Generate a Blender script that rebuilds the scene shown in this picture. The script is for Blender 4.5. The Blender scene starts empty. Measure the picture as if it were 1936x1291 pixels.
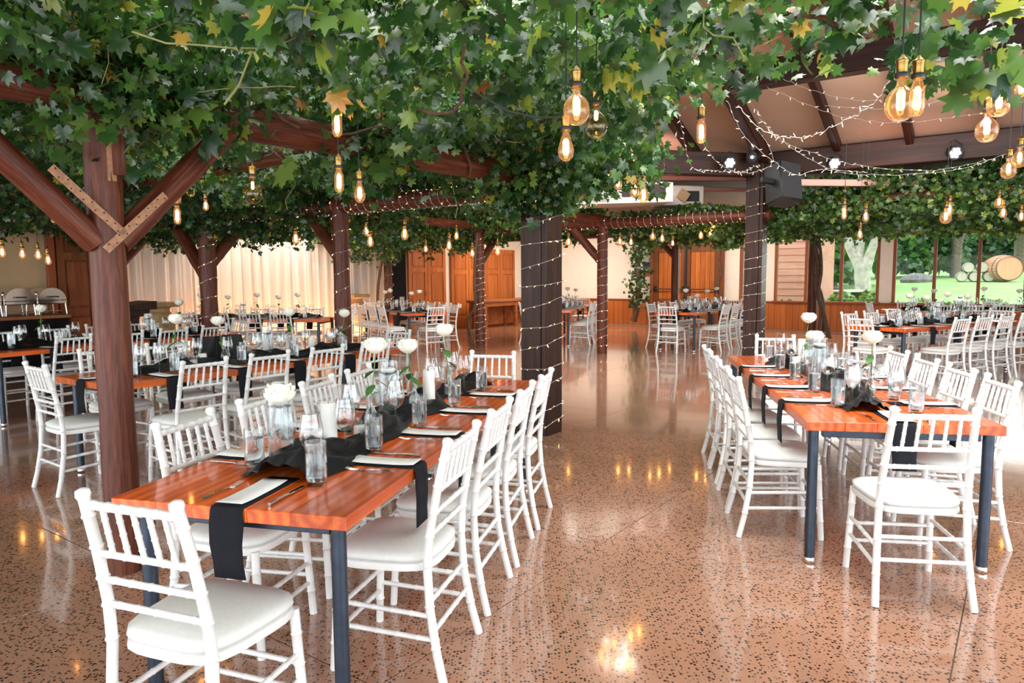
import bpy, math, random
import numpy as np
from mathutils import Vector, Matrix
random.seed(7); RNG = np.random.default_rng(11)
SC = bpy.context.scene; COL = SC.collection
PI = math.pi

# ------------------------------------------------------------------ camera, world, light, exposure
FPX, PITCH, ROLL, CAMH = 1345.16, .0937, -.0064, 1.4911
_F = Vector((0, math.cos(PITCH), -math.sin(PITCH))); _R0 = Vector((1, 0, 0)); _U0 = _R0.cross(_F)
_R = _R0*math.cos(ROLL) + _U0*math.sin(ROLL); _U = _U0*math.cos(ROLL) - _R0*math.sin(ROLL)
CAMO = Vector((0, 0, CAMH))
cam = bpy.data.cameras.new('camera'); camo = bpy.data.objects.new('camera', cam); COL.objects.link(camo)
cam.sensor_width = 36; cam.lens = FPX/1936*36; cam.clip_start = .05; cam.clip_end = 300
camo.matrix_world = Matrix(((_R.x, _U.x, -_F.x, 0), (_R.y, _U.y, -_F.y, 0), (_R.z, _U.z, -_F.z, CAMH), (0, 0, 0, 1)))
SC.camera = camo

HYAW = math.radians(35.884)                       # the hall stands turned by this much
DU = Vector((math.cos(HYAW), -math.sin(HYAW), 0)); DV = Vector((math.sin(HYAW), math.cos(HYAW), 0))
def H(u, v, z=0.): return DU*u + DV*v + Vector((0, 0, z))
def ray(x, y): return _F + _R*((x-968)/FPX) - _U*((y-645.5)/FPX)
def at_z(x, y, z=0.): r = ray(x, y); return CAMO + r*((z-CAMH)/r.z)
def at_y(x, y, Y): r = ray(x, y); return CAMO + r*(Y/r.y)
def at_v(x, y, v): r = ray(x, y); return CAMO + r*(v/r.dot(DV))
def to_uv(p): return p.dot(DU), p.dot(DV)
HROT = (0, 0, -HYAW)

w = bpy.data.worlds.new('sky'); SC.world = w; w.use_nodes = True
wn = w.node_tree.nodes; bg = wn['Background']
bg.inputs['Color'].default_value = (.86, .94, 1., 1); bg.inputs['Strength'].default_value = 3.2
SC.view_settings.view_transform = 'Standard'; SC.view_settings.look = 'None'
SC.view_settings.exposure = 0.36; SC.view_settings.gamma = 1; SC.view_settings.use_curve_mapping = False
cy = SC.cycles
cy.use_denoising = True; cy.max_bounces = 7; cy.diffuse_bounces = 3; cy.glossy_bounces = 4
cy.transmission_bounces = 6; cy.transparent_max_bounces = 20
cy.sample_clamp_indirect = 4; cy.sample_clamp_direct = 0; cy.caustics_reflective = False; cy.caustics_refractive = False
cy.blur_glossy = .5

def area(name, loc, target, sx, sy, power, color=(1, 1, 1), spread=PI):
    l = bpy.data.lights.new(name, 'AREA'); l.shape = 'RECTANGLE'; l.size = sx; l.size_y = sy
    l.energy = power; l.color = color; l.spread = spread
    o = bpy.data.objects.new(name, l); COL.objects.link(o); o.location = loc
    o.rotation_euler = (Vector(target)-Vector(loc)).to_track_quat('-Z', 'Y').to_euler()
    return o
# daylight through the glazed sides of the hall behind and to the right of the camera; overhead fill is added where roof lights are only guessed
area('daylight_glazed_front', H(-2.5, -4.6, 1.4), H(-2.5, 4.5, 2.6), 15, 2.6, 235, (1, .99, .97))
area('daylight_glazed_right', H(6.6, 3.5, 1.9), H(-4, 4.5, 1.0), 10, 2.6, 190, (.97, 1, 1))
area('daylight_roof_light', H(-1.6, 3.0, 4.0), H(-1.6, 3.0, 0), 5.0, 2.6, 420, (1, 1, .97))  # added overhead to backlight the canopy leaves
area('daylight_roof_light', H(-5.2, 3.6, 3.25), H(-5.2, 3.6, 0), 2.2, 2.4, 160, (1, 1, .97))
area('daylight_roof_light', H(-6.0, 8.6, 3.9), H(-6.0, 8.6, 0), 3.0, 2.4, 300, (1, .95, .88))
area('daylight_roof_light', H(-1.2, 9.4, 3.9), H(-1.4, 11.5, 1.5), 3.0, 1.6, 75, (1, 1, .96))  # added to brighten the leaf band and the middle window table
area('ceiling_downlight', H(-8.0, 16.9, 2.85), H(-8.0, 17.6, 0), 7, .5, 150, (1, .86, .72))  # fill lamp added to brighten the dim back wall
area('ceiling_downlight', H(-11.2, 15.8, 2.9), H(-12.6, 15.8, .6), .5, 5, 130, (1, .80, .62))  # same added fill for the far end of the left wall
area('daylight_far_windows', H(-2.6, 18.5, 1.7), H(-2.6, 8, .6), 6.0, 1.7, 110, (.95, 1, .95))

def spot(name, loc, target, power, color, angle=70, blend=.6, r=.05):
    l = bpy.data.lights.new(name, 'SPOT'); l.energy = power; l.color = color; l.spot_size = math.radians(angle)
    l.spot_blend = blend; l.shadow_soft_size = r
    o = bpy.data.objects.new(name, l); COL.objects.link(o); o.location = loc
    o.rotation_euler = (Vector(target)-Vector(loc)).to_track_quat('-Z', 'Y').to_euler()
    return o

# ------------------------------------------------------------------ materials
MATS = {}
def new_mat(name):
    m = bpy.data.materials.new(name); m.use_nodes = True; MATS[name] = m
    nt = m.node_tree; b = nt.nodes['Principled BSDF']
    return m, nt, b
def N(nt, t, **kw):
    n = nt.nodes.new(t)
    for k, v in kw.items():
        if k in n.inputs.keys() if isinstance(k, str) else False: n.inputs[k].default_value = v
        else: setattr(n, k, v)
    return n
def ramp(nt, stops, fac=None):
    r = nt.nodes.new('ShaderNodeValToRGB'); e = r.color_ramp.elements
    while len(e) < len(stops): e.new(.5)
    for el, (p, c) in zip(e, stops): el.position = p; el.color = (c[0], c[1], c[2], 1)
    if fac is not None: nt.links.new(fac, r.inputs['Fac'])
    return r
def coords(nt, scale=(1, 1, 1), rot=(0, 0, 0), kind='Object', loc=None):
    tc = nt.nodes.new('ShaderNodeTexCoord'); mp = nt.nodes.new('ShaderNodeMapping')
    mp.inputs['Scale'].default_value = scale; mp.inputs['Rotation'].default_value = rot
    if loc: mp.inputs['Location'].default_value = loc
    nt.links.new(tc.outputs[kind], mp.inputs['Vector']); return mp.outputs['Vector']
def noise(nt, vec, scale=5, detail=3, rough=.5, dist=0):
    n = nt.nodes.new('ShaderNodeTexNoise'); n.inputs['Scale'].default_value = scale
    n.inputs['Detail'].default_value = detail; n.inputs['Roughness'].default_value = rough; n.inputs['Distortion'].default_value = dist
    if vec is not None: nt.links.new(vec, n.inputs['Vector'])
    return n.outputs['Fac']
def bump(nt, b, h, strength=.2, dist=.01):
    bp = nt.nodes.new('ShaderNodeBump'); bp.inputs['Strength'].default_value = strength; bp.inputs['Distance'].default_value = dist
    nt.links.new(h, bp.inputs['Height']); nt.links.new(bp.outputs['Normal'], b.inputs['Normal'])
def simple(name, col, rough=.5, metal=0., spec=.5, var=.06, scale=12, coat=0., bmp=0.):
    """a plain painted / fabric / metal surface with a slight procedural unevenness"""
    m, nt, b = new_mat(name)
    f = noise(nt, coords(nt), scale, 3)
    c = Vector(col)
    r = ramp(nt, [(.25, tuple(c*(1-var))), (.75, tuple(min(1, x) for x in c*(1+var)))], f)
    nt.links.new(r.outputs['Color'], b.inputs['Base Color'])
    b.inputs['Roughness'].default_value = rough; b.inputs['Metallic'].default_value = metal
    b.inputs['Specular IOR Level'].default_value = spec
    if coat: b.inputs['Coat Weight'].default_value = coat; b.inputs['Coat Roughness'].default_value = .06
    if bmp: bump(nt, b, f, bmp, .004)
    return m
def emit(name, col, strength):
    m = bpy.data.materials.new(name); m.use_nodes = True; MATS[name] = m; nt = m.node_tree
    nt.nodes.remove(nt.nodes['Principled BSDF']); e = nt.nodes.new('ShaderNodeEmission')
    e.inputs['Color'].default_value = (*col, 1); e.inputs['Strength'].default_value = strength
    nt.links.new(e.outputs[0], nt.nodes['Material Output'].inputs[0])
    m.cycles.emission_sampling = 'NONE'
    return m
def thin_glass(name, tint=(1, 1, 1), gloss=.9, rough=.0, blend=.35, base=.03):
    m = bpy.data.materials.new(name); m.use_nodes = True; MATS[name] = m; nt = m.node_tree
    nt.nodes.remove(nt.nodes['Principled BSDF'])
    t = nt.nodes.new('ShaderNodeBsdfTransparent'); t.inputs[0].default_value = (*tint, 1)
    g = nt.nodes.new('ShaderNodeBsdfGlossy'); g.inputs['Roughness'].default_value = rough; g.inputs['Color'].default_value = (gloss, gloss, gloss, 1)
    lw = nt.nodes.new('ShaderNodeLayerWeight'); lw.inputs['Blend'].default_value = .5
    pw_ = nt.nodes.new('ShaderNodeMath'); pw_.operation = 'POWER'; pw_.inputs[1].default_value = 2.4; nt.links.new(lw.outputs['Facing'], pw_.inputs[0])
    ma_ = nt.nodes.new('ShaderNodeMath'); ma_.operation = 'MULTIPLY_ADD'; ma_.inputs[1].default_value = blend; ma_.inputs[2].default_value = base; nt.links.new(pw_.outputs[0], ma_.inputs[0])
    mx = nt.nodes.new('ShaderNodeMixShader')
    nt.links.new(ma_.outputs[0], mx.inputs[0]); nt.links.new(t.outputs[0], mx.inputs[1]); nt.links.new(g.outputs[0], mx.inputs[2])
    nt.links.new(mx.outputs[0], nt.nodes['Material Output'].inputs[0])
    return m

simple('chair_paint', (.80, .81, .80), .32, var=.02, scale=30)
simple('cushion', (.73, .75, .72), .6, var=.04, scale=60, bmp=.08)
simple('steel', (.035, .05, .075), .38, metal=.55, var=.25, scale=20)
simple('chrome', (.75, .75, .76), .12, metal=1, var=.03)
simple('cutlery', (.72, .70, .68), .16, metal=1, var=.05)
simple('napkin', (.012, .013, .018), .85, spec=.2, var=.3, scale=200, bmp=.1)
simple('satin', (.004, .005, .007), .42, spec=.25, var=.3, scale=30)
simple('paper', (.88, .88, .87), .6, var=.015, scale=8)
simple('wax', (.83, .82, .77), .5, var=.02)
simple('petal', (.86, .86, .74), .55, var=.06, scale=40)
simple('stem', (.10, .22, .05), .5, var=.3)
simple('rose_leaf', (.05, .16, .03), .45, var=.3, scale=60)
simple('brass', (.24, .15, .045), .3, metal=1, var=.15)
simple('cord', (.012, .012, .012), .6)
simple('wire', (.55, .53, .48), .5)
simple('black_plastic', (.012, .012, .014), .5, var=.2)
simple('grille', (.03, .032, .036), .7, var=.5, scale=200, bmp=.3)
simple('plaster', (.82, .76, .67), .85, var=.03, scale=6)
simple('wall_tan', (.48, .34, .19), .85, var=.06, scale=4)
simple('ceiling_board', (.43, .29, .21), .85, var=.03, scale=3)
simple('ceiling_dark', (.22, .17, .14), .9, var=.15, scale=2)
simple('pink_trim', (.80, .40, .34), .6, var=.05)  # pink light falling on the boards is put into their colour
simple('white_metal', (.72, .71, .66), .45, var=.04)
simple('louvre_dark', (.06, .06, .05), .6)
simple('rust_plate', (.30, .15, .08), .5, metal=.3, var=.35, scale=40)
simple('nail', (.02, .015, .012), .5, metal=.6)
simple('black_cloth', (.006, .006, .008), .9, spec=.2, var=.3)
simple('sign_blue', (.03, .08, .12), .5); simple('sign_red', (.45, .08, .04), .5)
simple('rock', (.16, .15, .14), .9, var=.4, scale=4, bmp=.5)
simple('pale_bark', (.36, .33, .27), .85, var=.4, scale=6, bmp=.4)
simple('dark_bark', (.14, .11, .08), .9, var=.4, scale=8, bmp=.5)
simple('vine_bark', (.10, .055, .03), .85, var=.45, scale=25, bmp=.6)
simple('green_stem', (.22, .22, .07), .6, var=.3, scale=20)
simple('downpipe', (.55, .58, .60), .4, var=.05)
simple('path', (.75, .72, .66), .9, var=.1)
thin_glass('clear_glass', (.95, .965, .97), 1., 0, .85, .05)
thin_glass('window_glass', (.97, .985, .98), .6, 0, .10, .006)
thin_glass('bulb_glass', (1, .80, .55), .9, 0, .6)
_bl = thin_glass('bulb_glass_lit', (1, .80, .55), .9, 0, .6); _nt = _bl.node_tree
_ad = _nt.nodes.new('ShaderNodeAddShader'); _em = _nt.nodes.new('ShaderNodeEmission'); _em.inputs[0].default_value = (1, .45, .2, 1); _em.inputs[1].default_value = .16
_sh = _nt.nodes['Material Output'].inputs[0].links[0].from_socket; _nt.links.new(_sh, _ad.inputs[0]); _nt.links.new(_em.outputs[0], _ad.inputs[1]); _nt.links.new(_ad.outputs[0], _nt.nodes['Material Output'].inputs[0]); _bl.cycles.emission_sampling = 'NONE'
emit('filament', (1, .46, .14), 34); emit('led', (1, .86, .66), 1.3); emit('led_on', (1, .60, .20), 9)  # led: unlit tips get a faint added glow to look whitish
emit('stage_led', (.85, .93, 1), 14)

def wood(name, c0, c1, c2, rough=.4, axis='z', scale=1., coat=0., rnd=.0, bmp=.15, dark=.5):
    """streaky timber with the grain along one axis"""
    m, nt, b = new_mat(name)
    s = [7*scale]*3; s['xyz'.index(axis)] = .45*scale
    v = coords(nt, tuple(s))
    add = v
    if rnd:
        oi = nt.nodes.new('ShaderNodeObjectInfo'); vm = nt.nodes.new('ShaderNodeVectorMath'); vm.operation = 'MULTIPLY_ADD'
        cx = nt.nodes.new('ShaderNodeCombineXYZ')
        for i in range(3): nt.links.new(oi.outputs['Random'], cx.inputs[i])
        nt.links.new(cx.outputs[0], vm.inputs[0]); vm.inputs[1].default_value = (37, 53, 71); nt.links.new(v, vm.inputs[2]); add = vm.outputs[0]
    n1 = noise(nt, add, 1.3, 4, .6, .6); n2 = noise(nt, add, 6, 2, .5)
    mx = nt.nodes.new('ShaderNodeMath'); mx.operation = 'MULTIPLY_ADD'; mx.inputs[1].default_value = .3
    nt.links.new(n2, mx.inputs[0]); nt.links.new(n1, mx.inputs[2])
    r = ramp(nt, [(.38, c0), (.62, c1), (.85, c2)], mx.outputs[0])
    out = r.outputs['Color']
    if rnd:
        hs = nt.nodes.new('ShaderNodeHueSaturation'); mr = nt.nodes.new('ShaderNodeMapRange')
        mr.inputs[3].default_value = 1-rnd; mr.inputs[4].default_value = 1+rnd
        nt.links.new(oi.outputs['Random'], mr.inputs[0]); nt.links.new(mr.outputs[0], hs.inputs['Value']); nt.links.new(out, hs.inputs['Color']); out = hs.outputs[0]
    nt.links.new(out, b.inputs['Base Color']); b.inputs['Roughness'].default_value = rough; b.inputs['Specular IOR Level'].default_value = .3
    if coat: b.inputs['Coat Weight'].default_value = coat; b.inputs['Coat Roughness'].default_value = .05
    if bmp: bump(nt, b, mx.outputs[0], bmp, .006)
    return m
wood('log', (.028, .007, .004), (.088, .019, .008), (.165, .050, .024), .45, 'z', 4.5, bmp=.8)
wood('log_along_y', (.032, .008, .005), (.098, .022, .009), (.170, .053, .026), .45, 'y', 4., bmp=.8)
wood('log_along_x', (.050, .016, .010), (.12, .042, .023), (.17, .075, .045), .5, 'x', 1.2, bmp=.4)
wood('dark_beam_x', (.018, .007, .005), (.045, .017, .011), (.085, .034, .02), .5, 'x', 1.)
wood('dark_beam_y', (.010, .004, .003), (.028, .009, .006), (.055, .019, .011), .5, 'y', 1.)
wood('square_post', (.013, .005, .004), (.032, .012, .008), (.060, .025, .016), .45, 'z', 3.5)
wood('orange_panel', (.28, .070, .012), (.42, .115, .022), (.52, .17, .04), .4, 'z', .8, rnd=.08, bmp=.05)
wood('brown_door', (.11, .036, .012), (.18, .060, .020), (.24, .090, .034), .4, 'z', .8, rnd=.1, bmp=.05)
wood('frame_wood', (.19, .050, .018), (.27, .077, .027), (.34, .11, .04), .4, 'z', .8, bmp=.05)
wood('frame_wood_x', (.19, .050, .018), (.27, .077, .027), (.34, .11, .04), .4, 'x', .8, bmp=.05)
wood('dado', (.30, .080, .016), (.40, .115, .026), (.48, .15, .04), .42, 'z', .9, rnd=.06, bmp=.05)
wood('bench_wood', (.14, .04, .014), (.24, .075, .026), (.33, .12, .04), .4, 'x', .8)
wood('counter_wood', (.16, .05, .02), (.27, .09, .035), (.35, .14, .05), .35, 'y', .8)
wood('pedestal_wood', (.20, .12, .05), (.32, .20, .09), (.40, .27, .13), .55, 'z', 1.)
wood('siding', (.36, .15, .10), (.45, .20, .14), (.52, .26, .18), .7, 'x', .6)
wood('barrel_wood', (.36, .30, .22), (.48, .42, .33), (.58, .52, .43), .7, 'x', 1.)
wood('tank_wood', (.42, .19, .10), (.55, .26, .14), (.62, .34, .20), .6, 'x', .7)

def plank_mat():
    m, nt, b = new_mat('table_plank')
    oi = nt.nodes.new('ShaderNodeObjectInfo')
    tc = nt.nodes.new('ShaderNodeTexCoord'); mp = nt.nodes.new('ShaderNodeMapping'); mp.inputs['Scale'].default_value = (1, .05, 1)
    nt.links.new(tc.outputs['Object'], mp.inputs['Vector'])
    cx = nt.nodes.new('ShaderNodeCombineXYZ'); 
    for i in range(3): nt.links.new(oi.outputs['Random'], cx.inputs[i])
    vm = nt.nodes.new('ShaderNodeVectorMath'); vm.operation = 'MULTIPLY_ADD'; vm.inputs[1].default_value = (.12, 9.3, .05)
    nt.links.new(cx.outputs[0], vm.inputs[0]); nt.links.new(mp.outputs[0], vm.inputs[2])
    wv = nt.nodes.new('ShaderNodeTexWave'); wv.wave_type = 'RINGS'; wv.rings_direction = 'Y'; wv.inputs['Scale'].default_value = 7
    wv.inputs['Distortion'].default_value = 2.2; wv.inputs['Detail'].default_value = 2; wv.inputs['Detail Scale'].default_value = 1.2
    nt.links.new(vm.outputs[0], wv.inputs['Vector'])
    mp2 = nt.nodes.new('ShaderNodeMapping'); mp2.inputs['Scale'].default_value = (60, 1.5, 60); nt.links.new(tc.outputs['Object'], mp2.inputs['Vector'])
    f2 = noise(nt, mp2.outputs[0], 2, 3)
    r = ramp(nt, [(.0, (.60, .075, .004)), (.55, (.77, .115, .007)), (1, (.85, .17, .016))], wv.outputs['Fac'])
    r2 = ramp(nt, [(.3, (.72, .72, .72)), (.7, (1.05, 1.05, 1.05))], f2)
    mm = nt.nodes.new('ShaderNodeMix'); mm.data_type = 'RGBA'; mm.blend_type = 'MULTIPLY'; mm.inputs[0].default_value = 1
    nt.links.new(r.outputs[0], mm.inputs[6]); nt.links.new(r2.outputs[0], mm.inputs[7])
    hs = nt.nodes.new('ShaderNodeHueSaturation'); mr = nt.nodes.new('ShaderNodeMapRange'); mr.inputs[3].default_value = .78; mr.inputs[4].default_value = 1.28
    nt.links.new(oi.outputs['Random'], mr.inputs[0]); nt.links.new(mr.outputs[0], hs.inputs['Value'])
    nt.links.new(mm.outputs[2], hs.inputs['Color'])
    nt.links.new(hs.outputs[0], b.inputs['Base Color'])
    b.inputs['Roughness'].default_value = .36; b.inputs['Coat Weight'].default_value = .4; b.inputs['Coat Roughness'].default_value = .07
plank_mat()

def floor_mat():
    m, nt, b = new_mat('terrazzo')
    v = nt.nodes.new('ShaderNodeNewGeometry').outputs['Position']
    big = noise(nt, v, .7, 4, .55)
    base = ramp(nt, [(.3, (.36, .185, .115)), (.55, (.48, .255, .165)), (.8, (.55, .31, .21))], big)
    vo = nt.nodes.new('ShaderNodeTexVoronoi'); vo.inputs['Scale'].default_value = 72; vo.feature = 'F1'; vo.voronoi_dimensions = '2D'; nt.links.new(v, vo.inputs['Vector'])
    nz = noise(nt, v, 140, 2)
    # grain size differs from stone to stone: compare the distance with a random per-cell threshold
    sep = nt.nodes.new('ShaderNodeSeparateColor'); nt.links.new(vo.outputs['Color'], sep.inputs[0])
    th = nt.nodes.new('ShaderNodeMapRange'); th.inputs[1].default_value = .38; th.inputs[2].default_value = 1; th.inputs[3].default_value = .10; th.inputs[4].default_value = .56
    nt.links.new(sep.outputs[0], th.inputs[0])
    a = nt.nodes.new('ShaderNodeMath'); a.operation = 'MULTIPLY_ADD'; a.inputs[1].default_value = .25; nt.links.new(nz, a.inputs[0]); nt.links.new(vo.outputs['Distance'], a.inputs[2])
    s = nt.nodes.new('ShaderNodeMath'); s.operation = 'SUBTRACT'; nt.links.new(th.outputs[0], s.inputs[0]); nt.links.new(a.outputs[0], s.inputs[1])
    k = nt.nodes.new('ShaderNodeMapRange'); k.inputs[1].default_value = -.08; k.inputs[2].default_value = -.02; nt.links.new(s.outputs[0], k.inputs[0])
    stone = ramp(nt, [(.0, (.012, .010, .009)), (.72, (.030, .022, .017)), (.85, (.14, .08, .055)), (1, (.42, .30, .23))], sep.outputs[1])
    mx = nt.nodes.new('ShaderNodeMix'); mx.data_type = 'RGBA'; nt.links.new(k.outputs[0], mx.inputs[0]); nt.links.new(base.outputs[0], mx.inputs[6]); nt.links.new(stone.outputs[0], mx.inputs[7])
    nt.links.new(mx.outputs[2], b.inputs['Base Color'])
    rr = nt.nodes.new('ShaderNodeMapRange'); rr.inputs[3].default_value = .07; rr.inputs[4].default_value = .2; nt.links.new(big, rr.inputs[0])
    nt.links.new(rr.outputs[0], b.inputs['Roughness']); b.inputs['Specular IOR Level'].default_value = .6
    b.inputs['Coat Weight'].default_value = .6; b.inputs['Coat Roughness'].default_value = .06
    sm = noise(nt, v, 3.5, 2); bump(nt, b, sm, .03, .02)
floor_mat()
simple('floor_joint', (.10, .09, .07), .7)

def leaf_mat(name, source):
    m, nt, b = new_mat(name)
    if source == 'attr':
        at = nt.nodes.new('ShaderNodeAttribute'); at.attribute_name = 'tint'; f = at.outputs['Fac']
    else:
        f = nt.nodes.new('ShaderNodeObjectInfo').outputs['Random']
    r = ramp(nt, [(0, (.006, .030, .009)), (.3, (.016, .066, .014)), (.62, (.046, .130, .022)), (.86, (.13, .25, .04)), (.955, (.30, .34, .05)), (.985, (.52, .38, .06)), (1, (.42, .14, .04))], f)
    nt.links.new(r.outputs[0], b.inputs['Base Color']); b.inputs['Roughness'].default_value = .33; b.inputs['Specular IOR Level'].default_value = .75
    tr = nt.nodes.new('ShaderNodeBsdfTranslucent'); br = nt.nodes.new('ShaderNodeHueSaturation'); br.inputs['Value'].default_value = 1.9; br.inputs['Hue'].default_value = .485
    nt.links.new(r.outputs[0], br.inputs['Color']); nt.links.new(br.outputs[0], tr.inputs[0])
    mx = nt.nodes.new('ShaderNodeMixShader'); mx.inputs[0].default_value = .35
    nt.links.new(b.outputs[0], mx.inputs[1]); nt.links.new(tr.outputs[0], mx.inputs[2]); nt.links.new(mx.outputs[0], nt.nodes['Material Output'].inputs[0])
leaf_mat('leaf_many', 'attr'); leaf_mat('leaf_single', 'object')

def curtain_mat():
    m, nt, b = new_mat('curtain'); f = noise(nt, coords(nt), 30, 2)
    r = ramp(nt, [(.3, (.80, .74, .66)), (.7, (.86, .80, .73))], f); nt.links.new(r.outputs[0], b.inputs['Base Color']); b.inputs['Roughness'].default_value = .8
    tr = nt.nodes.new('ShaderNodeBsdfTranslucent'); tr.inputs[0].default_value = (.85, .78, .70, 1)
    mx = nt.nodes.new('ShaderNodeMixShader'); mx.inputs[0].default_value = .4
    nt.links.new(b.outputs[0], mx.inputs[1]); nt.links.new(tr.outputs[0], mx.inputs[2]); nt.links.new(mx.outputs[0], nt.nodes['Material Output'].inputs[0])
curtain_mat()
def water_mat():
    m = bpy.data.materials.new('water'); m.use_nodes = True; MATS['water'] = m; nt = m.node_tree
    nt.nodes.remove(nt.nodes['Principled BSDF']); g = nt.nodes.new('ShaderNodeBsdfGlass'); g.inputs['IOR'].default_value = 1.33; g.inputs['Color'].default_value = (.96, .98, .98, 1)
    nt.links.new(g.outputs[0], nt.nodes['Material Output'].inputs[0])
water_mat()
def lawn_mat():
    m, nt, b = new_mat('lawn'); v = coords(nt); f = noise(nt, v, .6, 5, .6); g = noise(nt, v, 40, 2)
    mm = nt.nodes.new('ShaderNodeMath'); mm.operation = 'MULTIPLY_ADD'; mm.inputs[1].default_value = .3; nt.links.new(g, mm.inputs[0]); nt.links.new(f, mm.inputs[2])
    r = ramp(nt, [(.35, (.16, .32, .08)), (.8, (.28, .46, .14))], mm.outputs[0]); nt.links.new(r.outputs[0], b.inputs['Base Color']); b.inputs['Roughness'].default_value = .9
lawn_mat()

# ------------------------------------------------------------------ mesh helpers
class MB:
    def __init__(s): s.v = []; s.f = []
    def add(s, vs, fs):
        o = len(s.v); s.v += [tuple(p) for p in vs]; s.f += [tuple(i+o for i in f) for f in fs]; return s
    def box(s, x0, x1, y0, y1, z0, z1, c=0., M=None):
        """box, with its edges chamfered by c"""
        if c <= 0:
            vs = [(x, y, z) for z in (z0, z1) for y in (y0, y1) for x in (x0, x1)]
            fs = [(0, 2, 3, 1), (4, 5, 7, 6), (0, 1, 5, 4), (2, 6, 7, 3), (0, 4, 6, 2), (1, 3, 7, 5)]
        else:
            vs = []; idx = {}
            for sx in (0, 1):
                for sy in (0, 1):
                    for sz in (0, 1):
                        X, Y, Z = (x0, x1)[sx], (y0, y1)[sy], (z0, z1)[sz]
                        ix, iy, iz = X+c*(1-2*sx), Y+c*(1-2*sy), Z+c*(1-2*sz)
                        for a, p in enumerate(((X, iy, iz), (ix, Y, iz), (ix, iy, Z))): idx[sx, sy, sz, a] = len(vs); vs.append(p)
            g = lambda *k: idx[k]
            fs = []
            for a in range(3):
                for side in (0, 1):
                    q = []
                    for (p, r) in ((0, 0), (1, 0), (1, 1), (0, 1)):
                        k = [p, r]; k.insert(a, side); q.append(g(*k, a))
                    flip = (side == 0) ^ (a == 1)
                    fs.append(tuple(reversed(q)) if flip else tuple(q))
            for a in range(3):
                b_, c_ = [i for i in range(3) if i != a]
                for sb in (0, 1):
                    for sc in (0, 1):
                        k0 = [0]*3; k1 = [0]*3; k0[a] = 0; k1[a] = 1; k0[b_] = k1[b_] = sb; k0[c_] = k1[c_] = sc
                        q = (g(*k0, b_), g(*k1, b_), g(*k1, c_), g(*k0, c_))
                        if (sb ^ sc) ^ (a == 1): q = tuple(reversed(q))
                        fs.append(tuple(reversed(q)))
            for sx in (0, 1):
                for sy in (0, 1):
                    for sz in (0, 1):
                        t = (g(sx, sy, sz, 0), g(sx, sy, sz, 1), g(sx, sy, sz, 2))
                        fs.append(t if (sx+sy+sz) % 2 == 1 else tuple(reversed(t)))
        if M is not None: vs = [M @ Vector(p) for p in vs]
        return s.add(vs, fs)
    def tube(s, path, rad, n=8, cap=True, up=None):
        path = [Vector(p) for p in path]; m = len(path)
        if not hasattr(rad, '__len__'): rad = [rad]*m
        t0 = (path[1]-path[0]).normalized()
        a = Vector(up) if up is not None else (Vector((0, 0, 1)) if abs(t0.z) < .9 else Vector((0, 1, 0)))
        nx = (a - t0*a.dot(t0)).normalized(); vs = []
        for i, p in enumerate(path):
            t = (path[min(i+1, m-1)]-path[max(i-1, 0)]).normalized()
            nx = (nx - t*nx.dot(t)).normalized(); ny = t.cross(nx)
            for k in range(n):
                th = 2*PI*k/n; vs.append(p + (nx*math.cos(th)+ny*math.sin(th))*rad[i])
        fs = [(i*n+k, i*n+(k+1) % n, (i+1)*n+(k+1) % n, (i+1)*n+k) for i in range(m-1) for k in range(n)]
        if cap: fs += [tuple(range(n-1, -1, -1)), tuple((m-1)*n+k for k in range(n))]
        return s.add(vs, fs)
    def lathe(s, prof, n=16, c=(0, 0, 0), cap=True):
        vs = []; fs = []
        for r, z in prof:
            for k in range(n): th = 2*PI*k/n; vs.append((c[0]+r*math.cos(th), c[1]+r*math.sin(th), c[2]+z))
        m = len(prof)
        fs = [(i*n+k, i*n+(k+1) % n, (i+1)*n+(k+1) % n, (i+1)*n+k) for i in range(m-1) for k in range(n)]
        if cap: fs += [tuple(range(n-1, -1, -1)), tuple((m-1)*n+k for k in range(n))]
        return s.add(vs, fs)
    def grid(s, fn, nu, nv, flip=False):
        vs = [fn(i/nu, j/nv) for j in range(nv+1) for i in range(nu+1)]
        fs = [(j*(nu+1)+i, j*(nu+1)+i+1, (j+1)*(nu+1)+i+1, (j+1)*(nu+1)+i) for j in range(nv) for i in range(nu)]
        if flip: fs = [tuple(reversed(f)) for f in fs]
        return s.add(vs, fs)
    def mesh(s, name, mat, smooth=40):
        me = bpy.data.meshes.new(name); me.from_pydata(s.v, [], s.f); me.materials.append(MATS[mat])
        if smooth:
            me.polygons.foreach_set('use_smooth', [True]*len(me.polygons)); me.set_sharp_from_angle(angle=math.radians(smooth))
        me.update(); return me

def link(name, me, parent=None, loc=(0, 0, 0), rot=(0, 0, 0), scale=None):
    o = bpy.data.objects.new(name, me); COL.objects.link(o); o.location = loc; o.rotation_euler = rot
    if scale is not None: o.scale = scale
    if parent is not None: o.parent = parent
    return o
def empty(name, loc=(0, 0, 0), rot=(0, 0, 0)): return link(name, None, None, loc, rot)
def tag(o, label, cat, group=None, kind=None):
    o['label'] = label; o['category'] = cat
    if group: o['group'] = group
    if kind: o['kind'] = kind
    return o
def struct(o, label, cat): o['kind'] = 'structure'; o['label'] = label; o['category'] = cat; return o
def copy_tree(o, parent=None):
    c = o.copy(); COL.objects.link(c); c.parent = parent
    for ch in o.children:
        copy_tree(ch, c)
    return c

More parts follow.
